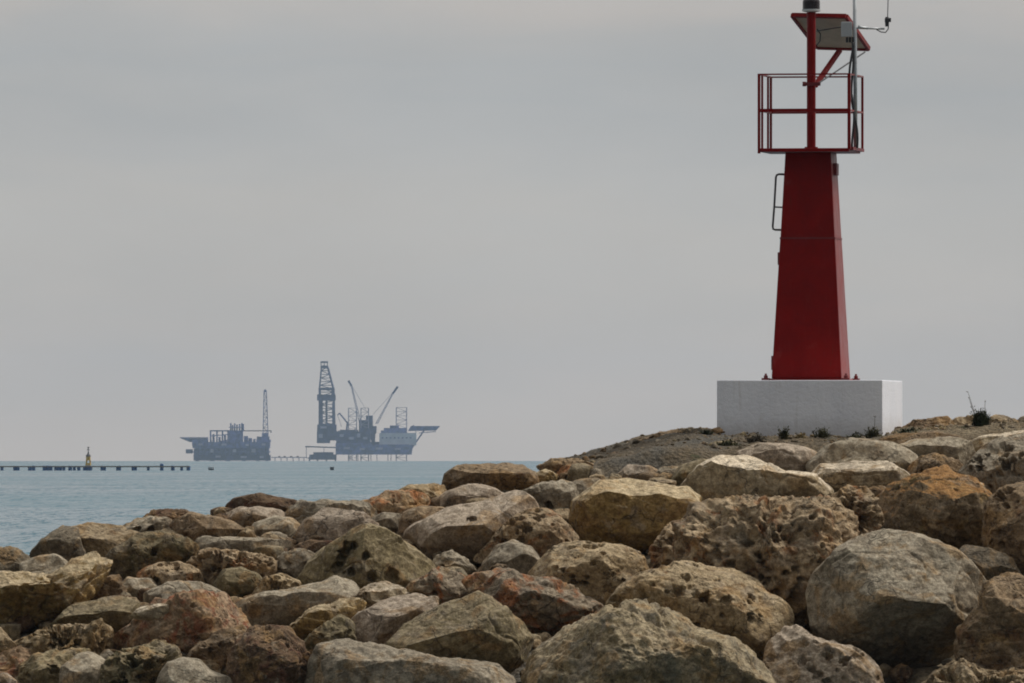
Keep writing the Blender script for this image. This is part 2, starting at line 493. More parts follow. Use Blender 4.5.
def sea_mat():
    m, nt, bs = newmat('sea_water')
    vec = objcoord(nt, False)
    mp = nt.nodes.new('ShaderNodeMapping')
    mp.inputs['Scale'].default_value = (1.0, 0.35, 1.0)
    mp.inputs['Rotation'].default_value = (0, 0, math.radians(12))
    nt.links.new(vec, mp.inputs[0])
    a = noise(nt, mp.outputs[0], 0.55, 4, 0.6, 0.3)
    b = noise(nt, mp.outputs[0], 0.10, 4, 0.55, 0.5)
    big = noise(nt, mp.outputs[0], 0.018, 4, 0.6, 0.8)
    c = mixc(nt, maprange(nt, big, 0.35, 0.65), (.016, .098, .140), (.029, .128, .168))
    nt.links.new(c, bs.inputs['Base Color'])
    bs.inputs['IOR'].default_value = 1.33
    bs.inputs['Specular IOR Level'].default_value = 0.36
    nt.links.new(maprange(nt, big, 0.35, 0.65, 0.16, 0.26), bs.inputs['Roughness'])
    # wave slopes, as many small facets
    def slopes(sx, sy, detail, amp, rot):
        q = nt.nodes.new('ShaderNodeMapping')
        q.inputs['Scale'].default_value = (sx, sy, 1.0)
        q.inputs['Rotation'].default_value = (0, 0, math.radians(rot))
        nt.links.new(vec, q.inputs[0])
        n = nt.nodes.new('ShaderNodeTexNoise')
        n.inputs['Scale'].default_value = 1.0
        n.inputs['Detail'].default_value = detail
        n.inputs['Roughness'].default_value = 0.62
        nt.links.new(q.outputs[0], n.inputs['Vector'])
        v = nt.nodes.new('ShaderNodeVectorMath'); v.operation = 'SUBTRACT'; v.inputs[1].default_value = (.5, .5, .5)
        nt.links.new(n.outputs['Color'], v.inputs[0])
        w = nt.nodes.new('ShaderNodeVectorMath'); w.operation = 'MULTIPLY'; w.inputs[1].default_value = (amp * .6, amp, 0)
        nt.links.new(v.outputs[0], w.inputs[0])
        return w.outputs[0]
    g = nt.nodes.new('ShaderNodeNewGeometry')
    acc = g.outputs['Normal']
    for args in ((2.8, 0.22, 5, 1.7, 4), (0.9, 0.05, 4, 1.3, -4), (0.10, 0.008, 3, 0.3, 6)):
        ad = nt.nodes.new('ShaderNodeVectorMath'); ad.operation = 'ADD'
        nt.links.new(acc, ad.inputs[0]); nt.links.new(slopes(*args), ad.inputs[1])
        acc = ad.outputs[0]
    nm = nt.nodes.new('ShaderNodeVectorMath'); nm.operation = 'NORMALIZE'
    nt.links.new(acc, nm.inputs[0])
    nt.links.new(nm.outputs[0], bs.inputs['Normal'])
    return m

# ------------------------------------------------------------------ sea (follows the curve of the earth)
def build_sea():
    radii = [0.0] + list(np.geomspace(8, 4000, 50)) + list(np.linspace(4200, 15000, 60))
    n = 180
    mb = MB()
    vs = [(0, 0, 0)]
    for r in radii[1:]:
        z = -r * r / (2 * R_EARTH)
        for k in range(n):
            a = 2 * math.pi * k / n
            vs.append((r * math.cos(a), r * math.sin(a), z))
    fs = [(0, 1 + k, 1 + (k + 1) % n) for k in range(n)]
    for i in range(1, len(radii) - 1):
        b0, b1 = 1 + (i - 1) * n, 1 + i * n
        for k in range(n):
            k2 = (k + 1) % n
            fs.append((b0 + k, b1 + k, b1 + k2, b0 + k2))
    mb.add(vs, fs)
    return tag(mb.build('sea', sea_mat(), smooth=True), kind='structure')
build_sea()

# ------------------------------------------------------------------ noise for the boulders (numpy gradient noise)
_rng = np.random.RandomState(7)
_perm = np.concatenate([_rng.permutation(256)] * 3).astype(np.int32)
_grad = _rng.normal(size=(256, 3)).astype(np.float32)
_grad /= np.linalg.norm(_grad, axis=1)[:, None]
def perlin(p):
    i = np.floor(p).astype(np.int32)
    f = (p - i).astype(np.float32)
    i &= 255
    u = f * f * f * (f * (f * 6 - 15) + 10)
    out = 0
    for dx in (0, 1):
        px_ = _perm[i[:, 0] + dx]
        wx = u[:, 0] if dx else 1 - u[:, 0]
        for dy in (0, 1):
            pxy = _perm[px_ + i[:, 1] + dy]
            wy = u[:, 1] if dy else 1 - u[:, 1]
            for dz in (0, 1):
                g = _grad[_perm[pxy + i[:, 2] + dz]]
                wz = u[:, 2] if dz else 1 - u[:, 2]
                out = out + wx * wy * wz * (g[:, 0] * (f[:, 0] - dx) + g[:, 1] * (f[:, 1] - dy) + g[:, 2] * (f[:, 2] - dz))
    return out * 1.4

def ico(level):
    import bmesh
    bm = bmesh.new()
    bmesh.ops.create_icosphere(bm, subdivisions=level, radius=1.0)
    me = bpy.data.meshes.new('boulder')
    bm.to_mesh(me)
    bm.free()
    me.polygons.foreach_set('use_smooth', [True] * len(me.polygons))
    co = np.empty(len(me.vertices) * 3, np.float32)
    me.vertices.foreach_get('co', co)
    return me, co.reshape(-1, 3)
ICO = {6: ico(7), 5: ico(6)}

# ------------------------------------------------------------------ the boulders: outline in the photo, kind of stone, character, label
# style letters: s smooth and rounded, c craggy, p pitted, h honeycombed, f big flat facets
ROCKS = []
def rk(mat, style, pts, label, bias=0.0, **kw):
    ROCKS.append(dict(mat=mat, style=style, pts=pts, label=label, bias=bias, **kw))

# left, back to front
rk('dgrey','f',[(30,556),(42,542),(62,526),(76,530),(84,556),(72,574),(40,572)],'dark grey boulder against the sea at far left, leaning on a tan-topped block')
rk('tan','f',[(60,533),(88,525),(120,527),(142,539),(141,562),(112,574),(80,570),(67,550)],'brown block with a pale tan flat top, beside the leaning dark boulder at left', cuts=[((.05,-.36,.93),.6),((-.3,-.92,-.25),.6),((.6,-.75,-.1),.7)])
rk('dgrey','c',[(-22,556),(0,550),(16,551),(32,560),(36,576),(0,588),(-22,582)],'low grey boulder cut by the left edge of the photo, sea right behind it')
rk('grey','s',[(22,564),(40,556),(54,554),(66,562),(76,575),(62,590),(26,590)],'smooth grey-brown dome just behind the long yellow ochre boulder at left')
rk('ochre','c',[(-24,588),(0,577),(20,574),(60,575),(76,566),(90,557),(108,568),(97,584),(84,598),(60,612),(28,624),(-5,624),(-28,612)],'long yellow ochre boulder with a raised knob at its right end, at the left edge', cuts=[((0,-.45,.9),.55),((.1,-.72,-.7),.52),((.6,-.75,-.2),.7)])
rk('dbrown','c',[(90,556),(99,551),(107,556),(112,568),(104,574),(92,570)],'small dark pinkish-brown stone wedged behind the knob of the yellow ochre boulder')
rk('moss','c',[(108,562),(120,548),(135,538),(155,535),(178,536),(193,548),(190,568),(162,577),(125,580)],'green-mottled rough boulder to the right of the tan-topped block at left')
rk('dbrown','c',[(142,520),(155,512),(168,510),(185,513),(197,519),(194,532),(160,534),(144,529)],'dark brown rounded cap of rock standing highest against the sea left of the brown slab')
rk('grey','c',[(122,527),(138,519),(150,518),(172,521),(179,535),(150,542),(132,540)],'brown low rock just in front and left of the dark cap against the sea')
rk('brown','s',[(172,524),(190,513),(215,517),(232,522),(247,532),(242,542),(205,546),(178,540)],'grey-brown rounded rock to the right of the dark cap, in front of the sea')
rk('grey','f',[(190,547),(205,538),(240,539),(262,539),(291,543),(290,554),(250,559),(198,558)],'long low pale-edged ledge of grey stone behind the reddish-tan pitted rock')
rk('honey','h',[(187,574),(196,556),(215,549),(240,549),(258,553),(271,563),(264,580),(230,592),(198,590)],'reddish-tan rock full of small pits below the long low ledge')
rk('honey','p',[(139,574),(160,563),(178,561),(196,570),(202,584),(170,594),(143,588)],'pinkish mottled pitted rock below the green-mottled boulder')
rk('moss','s',[(214,584),(224,570),(240,567),(258,573),(266,588),(252,601),(220,600)],'round greenish-brown boulder in front of the reddish-tan pitted rock')
rk('tan','p',[(254,594),(264,578),(282,575),(299,582),(302,596),(276,604)],'small tan knob with a dark hole, left of the big pyramid rock', bias=2)
rk('grey','c',[(273,570),(285,553),(300,550),(317,556),(313,572),(296,580),(277,578)],'small grey stone with a pale top, at the left foot of the big pyramid rock')
rk('grey','s',[(114,590),(128,578),(150,579),(160,590),(150,604),(120,604)],'small pale grey rounded stone above the dark olive slab at left')
rk('grey','s',[(147,594),(168,582),(200,582),(221,594),(214,610),(175,614),(148,608)],'low tan dome of stone just behind the big reddish rock')
rk('brown','c',[(82,596),(95,580),(118,576),(124,592),(112,604),(88,606)],'brown crumbly stone to the right of the yellow ochre boulder, above the dark olive slab')
rk('olive','f',[(54,624),(76,604),(118,597),(137,603),(133,620),(108,632),(64,636)],'dark olive slab with a sloping top, under the right end of the yellow ochre boulder', cuts=[((-.1,-.4,.9),.5),((0,-.8,-.55),.55)])
rk('red','c',[(106,642),(135,618),(150,605),(175,600),(212,595),(240,600),(243,625),(247,637),(232,654),(180,660),(128,660),(110,652)],'big rough reddish rock, left of the long pale slab with the dark front')
rk('cream','f',[(130,617),(140,608),(158,604),(173,606),(171,614),(150,620)],'small white chip of stone lying on the left top of the big reddish rock', bias=46, dk=.4)
rk('tan','h',[(16,644),(33,634),(57,628),(90,628),(100,621),(110,628),(109,642),(105,656),(97,660),(80,655),(45,660),(18,656)],'long tan rock with dark holes, below the black hollow under the yellow boulder')
rk('olive','c',[(26,666),(40,655),(62,650),(88,650),(92,667),(74,684),(62,700),(28,696)],'greenish olive block below the long tan rock with holes, bottom left')
rk('red','c',[(-14,657),(15,649),(32,652),(36,674),(22,694),(-14,696)],'reddish brown rock at the bottom left corner, beside the greenish olive block')
rk('tan','f',[(-24,630),(0,628),(10,640),(19,652),(2,666),(-24,664)],'tan wedge of rock cut by the left edge, below the yellow ochre boulder')
rk('grey','f',[(61,695),(64,668),(78,656),(90,653),(106,664),(111,677),(104,705),(70,710)],'grey angular stone cut by the bottom edge, right of the greenish olive block')
rk('moss','h',[(103,698),(108,668),(118,658),(138,650),(155,642),(172,648),(178,670),(168,700),(130,712)],'dark green and tan rough rock at the bottom, below the big reddish rock', bias=4)
rk('grey','s',[(156,704),(162,680),(170,665),(183,659),(200,661),(210,672),(228,678),(242,702),(200,714)],'grey-tan rounded stone cut by the bottom edge, left of the dark reddish-brown rock', bias=4)
rk('brown','c',[(188,660),(200,642),(225,633),(240,630),(250,642),(242,664),(215,676),(193,672)],'rough brown rock with black hollows, just below the right half of the big reddish rock')
rk('dbrown','c',[(232,668),(240,640),(260,631),(287,632),(300,645),(309,664),(308,694),(270,706),(236,696)],'dark reddish-brown craggy rock below the pale slab with the dark front')
rk('pink','c',[(-14,680),(4,674),(14,682),(20,702),(-14,706)],'pinkish-grey stone in the very bottom left corner', bias=8)

# middle
rk('dbrown','f',[(228,505),(236,499),(260,494),(297,502),(291,514),(265,515),(230,513)],'thin dark brown slab lying on top of the heap against the sea')
rk('pink','s',[(221,518),(238,508),(260,507),(278,511),(290,519),(277,528),(238,530)],'low brown dome directly under the thin dark brown slab', bias=-4)
rk('grey','s',[(250,538),(255,524),(275,517),(292,519),(304,530),(298,546),(258,545)],'rounded grey rock left of the pinkish pyramid-shaped rock near the sea')
rk('grey','c',[(283,518),(300,505),(322,501),(342,503),(364,508),(372,521),(340,531),(293,530)],'pale grey mound of rock against the sea, right of the thin brown slab')
rk('pink','f',[(294,540),(307,522),(322,510),(342,510),(362,515),(376,525),(364,542),(335,550),(300,549)],'pinkish-grey broad pyramid-shaped rock with a small dark notch near its top', cuts=[((-.1,-.4,.9),.6),((-.3,-.9,.1),.6),((.4,-.85,-.2),.62)])
rk('dbrown','s',[(290,549),(310,540),(335,541),(336,554),(312,560),(293,557)],'dark brown stone in the shade below the pinkish pyramid-shaped rock', bias=-6)
rk('rust','c',[(356,514),(362,502),(382,494),(406,492),(427,498),(426,513),(395,520),(363,520)],'bright orange rust-stained rock near the sea in the middle of the heap')
rk('tan','c',[(400,494),(410,486),(430,485),(443,488),(449,500),(440,515),(412,513)],'tan rough rock against the sea, just right of the bright orange rock', bias=-4)
rk('grey','f',[(363,523),(385,513),(404,515),(408,527),(390,533),(366,531)],'small grey slab under the bright orange rock')
rk('brown','s',[(398,537),(404,514),(420,507),(444,509),(443,527),(424,548),(404,550)],'brown rounded rock tucked behind the left end of the big pinkish-grey boulder')
rk('pink','s',[(407,535),(412,527),(425,520),(445,511),(478,503),(505,493),(522,490),(535,500),(540,514),(522,533),(492,554),(465,566),(438,562),(414,551)],'big smooth pinkish-grey boulder rising to the right, in the middle of the heap', cuts=[((-.15,-.5,.85),.66),((-.1,-.75,-.65),.66),((.5,-.8,.2),.75)])
rk('olive','f',[(294,585),(312,562),(340,540),(358,527),(370,524),(388,531),(412,548),(434,567),(428,584),(380,596),(340,596),(303,593)],'big olive-brown pyramid rock with black holes in its face', holes=1, cuts=[((-.62,-.72,.3),.52),((.55,-.78,.3),.55),((0,-.9,-.4),.8)])
rk('grey','f',[(234,625),(239,605),(260,594),(290,590),(320,584),(333,576),(346,583),(353,593),(342,604),(308,613),(280,628),(242,633)],'long pale grey slab with a dark front and a raised right end, left of centre', cuts=[((-.03,-.42,.9),.55),((0,-.92,-.4),.5),((-.8,-.6,0),.8)])
rk('cream','c',[(343,600),(365,588),(385,583),(400,587),(406,596),(390,605),(360,618),(346,611)],'tan ledge of stone below the right side of the big pyramid rock')
rk('ochre','c',[(278,638),(308,612),(340,600),(362,606),(356,620),(325,634),(298,646)],'yellowish rubbly rock below the long pale grey slab')
rk('moss','c',[(300,650),(318,628),(340,618),(354,626),(352,648),(332,660),(306,660)],'dark mossy stone left of the pinkish wedge block')
rk('pink','f',[(338,645),(345,627),(362,614),(392,599),(414,596),(434,600),(432,614),(407,630),(394,650),(360,656)],'pinkish-grey wedge block with a pale flat top and a brown side', cuts=[((-.1,-.42,.9),.55),((-.55,-.8,.1),.55),((.55,-.72,-.45),.5)])
rk('greyrust','c',[(403,600),(413,582),(425,575),(442,570),(462,578),(474,592),(464,607),(440,610),(418,606)],'dark grey stone with orange stains behind the large olive wedge')
rk('grey','c',[(426,573),(438,558),(452,554),(467,560),(474,574),(452,584),(430,582)],'small pale grey stone at the foot of the big pinkish-grey boulder')
rk('olive','f',[(386,648),(408,625),(436,611),(460,602),(478,595),(492,600),(505,608),(520,622),(533,641),(524,662),(505,675),(470,676),(425,662)],'large smooth olive-grey wedge with a dark shaded front, above the big blue-grey slab', cuts=[((-.25,-.5,.85),.50),((.15,-.8,-.6),.48),((.7,-.6,.1),.75)])
rk('grey','f',[(308,695),(313,665),(320,647),(350,642),(375,648),(410,652),(450,661),(492,667),(509,680),(512,712),(420,728),(325,720)],'big blue-grey slab cut by the bottom edge, left of the middle', cuts=[((0,-.5,.86),.66),((0,-.95,.1),.66)])
rk('greyrust','c',[(468,588),(480,578),(498,575),(514,573),(535,577),(560,582),(585,595),(600,605),(599,617),(580,624),(560,633),(535,638),(513,624),(488,605)],'knobbly grey rock with orange-red patches and dark hollows, right of the large olive wedge', bias=-4)
rk('grey','s',[(484,564),(497,546),(513,540),(530,548),(539,561),(534,576),(510,583),(488,580)],'smooth rounded grey-tan stone in front of the brown pitted rock in the middle', bias=6)
rk('honey','p',[(476,558),(495,540),(515,518),(532,511),(545,511),(560,520),(574,538),(572,556),(540,570),(505,566)],'brown pitted rock leaning against the right side of the big pinkish-grey boulder')
rk('tan','p',[(528,577),(540,560),(556,550),(577,543),(600,541),(625,546),(641,556),(648,577),(640,604),(610,615),(582,606),(553,592)],'broad tan dome with small dark pits, below the ochre block with the flat top')
rk('mottle','c',[(526,702),(530,660),(545,645),(565,633),(582,625),(605,619),(632,616),(656,617),(680,629),(700,643),(730,649),(750,662),(768,676),(777,702),(740,724),(640,730),(545,724)],'largest mottled grey-tan boulder, cut by the bottom edge right of the middle')
rk('brown','f',[(444,488),(449,475),(460,467),(488,464),(520,466),(531,474),(534,486),(510,493),(458,493)],'long flat-topped brown slab breaking the sea horizon in the middle', cuts=[((0,-.3,.95),.6),((-.1,-.85,-.5),.55)])
rk('pink','s',[(436,504),(448,491),(468,484),(494,489),(508,498),(487,508),(453,514)],'low tan stone below the flat brown slab on the horizon')
rk('grey','c',[(521,494),(540,484),(556,482),(571,487),(577,505),(576,521),(552,518),(533,508)],'grey stone with a reddish corner between the big pinkish-grey boulder and the ochre block')
rk('ochre','c',[(526,477),(545,470),(557,475),(553,486),(533,489)],'small yellowish stone just right of the flat brown slab on the horizon')
rk('brown','c',[(536,467),(552,460),(580,459),(592,465),(580,476),(548,474)],'brown stone at the left foot of the dark gravel bank')
rk('rust','c',[(550,475),(566,467),(582,467),(596,474),(584,484),(558,483)],'small rust-red stone below the left foot of the gravel bank')
rk('pink','s',[(576,472),(590,468),(604,474),(595,483),(576,481)],'small pale pink stone lying behind the ochre block')
rk('dgrey','s',[(553,494),(575,481),(595,477),(602,484),(590,497),(580,516),(558,518)],'dark grey stone touching the left side of the ochre block')

# right
rk('ochre','f',[(572,532),(575,502),(587,492),(600,481),(622,476),(654,480),(687,488),(698,498),(697,517),(677,533),(655,552),(618,554),(581,545)],'wide ochre block with a pale crusted flat top and a dark yellow-brown front', slab=1)
rk('pink','s',[(618,475),(630,465),(648,465),(665,476),(652,486),(623,486)],'small pinkish-grey stone behind the pale top of the ochre block')
rk('grey','c',[(653,476),(665,468),(680,468),(686,479),(673,488)],'small grey stone between the ochre block and the yellow-brown rock above it')
rk('olive','s',[(670,485),(681,467),(700,460),(718,463),(725,476),(708,492),(683,492)],'yellow-brown rounded rock at the left end of the cream slab')
rk('cream','f',[(686,484),(700,468),(720,459),(744,455),(760,460),(785,472),(814,475),(829,489),(828,500),(790,508),(750,510),(700,508),(686,498)],'long cream white slab with a yellowish hump, lying above the honeycombed boulder', slab=1)
rk('pink','s',[(738,455),(758,444),(785,444),(805,448),(820,456),(825,474),(800,480),(775,478),(756,466)],'pinkish-tan sloping rock just below the white concrete block')
rk('grey','s',[(811,464),(830,446),(852,440),(880,442),(905,450),(917,463),(908,480),(870,485),(826,482),(813,476)],'broad grey-tan rock with ochre streaks below the right corner of the white concrete block')
rk('cream','f',[(815,477),(824,466),(855,463),(886,463),(897,470),(912,479),(907,492),(870,498),(825,496)],'whitish banded slab in front of the broad grey-tan rock', bias=4, slab=1)
rk('grey','f',[(886,450),(918,440),(949,438),(968,444),(973,459),(962,472),(935,478),(910,475),(900,463)],'flat pale grey slab right of the white concrete block, below the earth ridge')
rk('brown','c',[(906,478),(914,463),(930,456),(955,461),(964,476),(942,490),(912,488)],'grey-brown cracked stone behind the orange-topped boulder')
rk('grey','p',[(954,494),(965,468),(980,452),(1000,443),(1030,437),(1064,440),(1064,505),(1020,515),(988,510),(968,504)],'large grey-tan rock with a few dark cracks at the right edge')
rk('cream','s',[(960,448),(980,438),(1005,433),(1044,428),(1044,442),(1000,452),(973,455)],'thin pale tan slab at the right edge, under the dark bush', bias=-6)
rk('rusttop','c',[(872,533),(875,508),(890,488),(922,476),(948,467),(968,476),(982,492),(997,512),(1000,527),(986,543),(960,550),(938,549),(898,543)],'angular brown boulder with a bright orange-ochre top, at right behind the big grey boulder', cuts=[((.1,-.4,.9),.56),((-.45,-.9,.05),.55),((.5,-.72,-.5),.56)])
rk('brown','p',[(987,538),(993,502),(1004,490),(1025,483),(1064,490),(1064,555),(1020,575),(996,565)],'rounded grey-brown rock cut by the right edge, with a dark hollow below it')
rk('honey','h',[(686,536),(700,512),(740,502),(790,499),(830,505),(850,525),(850,560),(840,600),(822,632),(785,632),(738,598),(698,576)],'big honeycombed brown boulder full of dark holes in the right half', dk=1.1)
rk('honey','h',[(830,502),(848,487),(864,488),(877,500),(879,525),(868,542),(845,549),(828,532)],'tan honeycombed lump with orange stains, between the honeycombed boulder and the orange-topped one', bias=8)
rk('honey','h',[(652,549),(664,532),(685,524),(705,530),(714,550),(698,576),(658,574)],'pitted brown lump at the left end of the big honeycombed boulder', bias=6)
rk('tan','p',[(608,616),(618,590),(640,574),(665,566),(680,564),(708,566),(734,568),(750,577),(775,599),(785,612),(784,632),(772,652),(755,660),(720,654),(670,640),(624,628)],'large rounded tan boulder with brown pits, in front of the honeycombed boulder')
rk('grey','s',[(813,592),(818,575),(830,560),(838,548),(860,535),(885,529),(910,530),(935,537),(955,550),(975,570),(985,585),(987,602),(973,626),(957,652),(930,666),(890,666),(848,656),(820,640),(814,614)],'huge smooth grey boulder with a shaded underside, at right', dk=.85, cuts=[((-.05,-.62,.8),.70),((.1,-.72,-.7),.58),((-.7,-.7,.1),.74),((.75,-.6,.15),.74),((.25,-.8,.6),.72)])
rk('dgrey','s',[(952,562),(965,545),(990,548),(1010,560),(1018,575),(1004,594),(985,594),(968,580)],'dark grey stone in the shade behind the huge grey boulder, below the orange-topped one', bias=-10)
rk('brown','c',[(963,670),(970,630),(985,610),(988,592),(1000,582),(1013,576),(1030,585),(1064,600),(1064,690),(1000,690)],'brown and ochre craggy rock at the right edge, beside the huge grey boulder')
rk('pink','p',[(764,694),(766,668),(772,650),(785,634),(800,630),(815,640),(835,648),(855,655),(872,672),(880,694),(870,718),(800,724)],'pinkish-tan smooth rock at the bottom edge, left under the huge grey boulder')
rk('olive','s',[(768,696),(772,668),(785,658),(800,660),(814,672),(817,700),(790,710)],'small olive dome at the bottom edge in front of the pinkish-tan smooth rock', bias=10)
rk('tan','h',[(925,704),(935,678),(950,670),(965,668),(990,672),(1034,674),(1054,692),(1044,720),(960,724)],'pale tan holed rock in the bottom right corner')
rk('brown','c',[(630,452),(640,441),(655,435),(676,431),(679,437),(662,447),(640,455)],'low brown outcrop half buried in the top of the grey gravel bank', far=171.0)
rk('dgrey','c',[(674,436),(682,429),(692,427.5),(699,433),(697,440),(678,441)],'small dark stone on the crest of the gravel bank, left of the white block', far=171.2)
rk('dgrey','f',[(596,462),(612,454),(632,452),(640,458),(626,466),(604,468)],'flat dark stone half sunk in the lower left of the gravel bank', far=169.0)
rk('olive','c',[(700,449),(714,442),(732,442),(742,449),(726,455),(706,455)],'flat olive stone half sunk in the gravel, below the left corner of the white block', far=168.6)
# earth ridge stones behind, right of the white block
rk('brown','c',[(898,432),(915,421),(935,419),(948,418),(954,429),(940,437),(904,437)],'low tan-brown stone on the skyline beside the right corner of the white concrete block', far=171.5)
rk('tan','c',[(943,430),(960,418),(975,417),(990,420),(992,434),(958,438)],'tan-brown stone on the skyline just left of the dark bush', far=171.7)
rk('tan','c',[(984,432),(992,417),(1005,416),(1019,423),(1018,438),(993,440)],'tan-brown stone on the skyline just right of the dark bush', far=171.6)
rk('dgrey','c',[(1008,434),(1020,420),(1040,418),(1054,430),(1020,440)],'dark stone on the skyline at the right edge of the photo', far=171.9)
rk('brown','s',[(876,443),(900,434),(940,432),(964,441),(930,449),(892,449)],'long low brown stone in front of the skyline stones, right of the white block', bias=-6)

# ------------------------------------------------------------------ how far away each boulder lies
def pip(poly, X, Y_):
    inside = np.zeros(X.shape, bool)
    n = len(poly)
    for i in range(n):
        x0, y0 = poly[i]; x1, y1 = poly[(i + 1) % n]
        c = ((y0 > Y_) != (y1 > Y_)) & (X < (x1 - x0) * (Y_ - y0) / (y1 - y0 + 1e-9) + x0)
        inside ^= c
    return inside
gx, gy = np.meshgrid(np.arange(-30, 1070, 2.0), np.arange(410, 735, 2.0))
for r in ROCKS:
    P = np.array(r['pts'], float)
    r['P'] = P
    r['m'] = pip(r['pts'], gx, gy)
    r['w'] = P[:, 0].max() - P[:, 0].min()
    r['h'] = P[:, 1].max() - P[:, 1].min()
    r['yb'] = P[:, 1].max() + r['bias']
order = sorted(ROCKS, key=lambda r: -r['yb'])
for i, r in enumerate(order):
    d = 156.0 + 11.0 * np.clip((705 - r['yb']) / 240.0, 0, 1.05)
    if 'far' in r: d = r['far']
    for it in range(2):
        s = d / F
        D = 0.54 * math.sqrt(r['w'] * r['h']) * s * r.get('dk', 1.0)
        D = min(D, 0.62 * r['w'] * s, 1.0)
        if 'far' in r: break
        for q in order[:i]:
            if 'far' in q: continue
            ov = (r['m'] & q['m']).sum()
            if ov > 0.02 * min(r['m'].sum(), q['m'].sum()):
                d = max(d, q['d'] + 0.50 * (D + q['D']))
    r['d'], r['D'] = d, D
print('boulder depths', round(min(r['d'] for r in ROCKS), 1), round(max(r['d'] for r in ROCKS if 'far' not in r), 1), len(ROCKS))

BASE_PTS = []
def build_rock(r, idx):
    rng = np.random.RandomState(1000 + idx * 17)
    P, d, D = r['P'], r['d'], r['D']
    s = d / F
    cx, cy = (P[:, 0].min() + P[:, 0].max()) / 2, (P[:, 1].min() + P[:, 1].max()) / 2
    # centre pulled to the area centroid
    m = r['m']
    cx, cy = 0.5 * cx + 0.5 * gx[m].mean(), 0.5 * cy + 0.5 * gy[m].mean()
    poly = np.stack([(P[:, 0] - cx) * s, -(P[:, 1] - cy) * s], 1)
    K = 360
    th = np.linspace(-math.pi, math.pi, K, endpoint=False)
    R = np.zeros(K)
    for k in range(K):
        dx, dz = math.cos(th[k]), math.sin(th[k])
        best = 0
        for i in range(len(poly)):
            (x0, z0), (x1, z1) = poly[i], poly[(i + 1) % len(poly)]
            ex, ez = x1 - x0, z1 - z0
            den = dx * ez - dz * ex
            if abs(den) < 1e-9: continue
            t = (x0 * ez - z0 * ex) / den
            u = (x0 * dz - z0 * dx) / den
            if t > 0 and -1e-6 <= u <= 1 + 1e-6: best = max(best, t)
        R[k] = best
    R[R == 0] = R[R > 0].mean()
    gs = 1.10 if r['w'] < 120 else 1.045
    R *= np.where(np.sin(th) > 0, gs - .06 * np.sin(th), gs)
    sm = 9 if r['style'] in 'sp' else 3
    ker = np.ones(sm) / sm
    R = np.convolve(np.concatenate([R[-sm:], R, R[:sm]]), ker, 'same')[sm:-sm]
    big = r['w'] > 62
    me0, U = ICO[6 if big else 5]
    x, y, z = U[:, 0], U[:, 1], U[:, 2]
    rho = np.sqrt(x * x + z * z) + 1e-9
    n = {'s': 2.6, 'p': 2.8, 'h': 2.8, 'c': 3.8, 'f': 5.0}[r['style']]
    rr = 1.0 / (rho ** n + np.abs(y) ** n) ** (1 / n)
    t = np.arctan2(z, x)
    Ri = np.interp(t, np.append(th, math.pi), np.append(R, R[0]))
    lat = rho * rr
    V = np.stack([lat * Ri * x / rho, y * rr * D, lat * Ri * z / rho], 1)
    size = math.sqrt(r['w'] * r['h']) * s
    # flat facets, split like quarried stone
    def cut(nv, f, soft=0.06):
        nv = np.array(nv, float); nv /= np.linalg.norm(nv)
        dt = V @ nv
        lim = f * dt.max()
        ex = np.maximum(dt - lim, 0)
        V[:] = V - (ex * (1 - soft))[:, None] * nv
    j = lambda a: rng.uniform(-a, a)
    st = r['style']
    if r.get('cuts'):
        for nv, f in r['cuts']: cut(nv, f, .04)
        for q in range(3): cut((j(1), -rng.uniform(.4, 1), j(.9)), rng.uniform(.84, .95))
    elif r.get('slab'):
        cut((j(.12), -.34, 1), .66); cut((j(.2), -1, -.12), .60)
        cut((j(.2), -.7, -.8), .72)
    elif st == 'f':
        cut((j(.35), -.62, .8), .70); cut((j(.35), -1, -.25), .60); cut((j(.3), -.6, -.85), .70)
        cut((.7, -.7, j(.3)), rng.uniform(.68, .85)); cut((-.7, -.7, j(.3)), rng.uniform(.68, .85))
    elif st == 'c':
        cut((j(.4), -.6, .75), rng.uniform(.66, .8)); cut((j(.4), -1, -.1), rng.uniform(.6, .75))
        for q in range(5): cut((j(1), -rng.uniform(.3, 1), j(.9)), rng.uniform(.66, .86))
    elif st in 'ph':
        cut((j(.3), -.5, .85), .78); cut((j(.5), -1, -.1), .74)
        for q in range(3): cut((j(1), -rng.uniform(.4, 1), j(.8)), rng.uniform(.76, .9))
    else:
        cut((j(.4), -.75, .65), rng.uniform(.78, .86)); cut((j(.4), -.9, -.4), rng.uniform(.74, .85)); cut((j(.9), -.6, j(.4)), .82)
    for q in range({'f': 16, 'c': 14, 's': 7, 'p': 7, 'h': 5}[st]):
        cut((j(1), -rng.uniform(.15, 1), j(1)), rng.uniform(.88, .965), .02)
    # surface relief
    nrm = V / np.array([max(r['w'] * s / 2, .01), D, max(r['h'] * s / 2, .01)]) ** 2
    nrm /= np.linalg.norm(nrm, axis=1)[:, None] + 1e-9
    off = rng.uniform(0, 200, 3)
    a1, a2, a3 = {'s': (.06, .012, .005), 'f': (.06, .015, .007), 'c': (.11, .04, .012), 'p': (.075, .022, .009), 'h': (.11, .075, .018)}[st]
    q = V / size
    warp = np.stack([perlin(q * 2.1 + off + k * 31.7) for k in range(3)], 1) * 0.35
    qq = q + warp
    disp = a1 * perlin(qq * 1.9 + off)
    disp = disp + a2 * (1 - 2.2 * np.abs(perlin(qq * 4.3 + off + 9.1))) * (0.6 + perlin(q * 1.5 + off + 77))
    disp = disp + a3 * perlin(V * 9.0 + off) * 1.6 + a3 * 0.8 * perlin(V * 19.0 + off) + a3 * 0.45 * perlin(V * 39.0 + off)
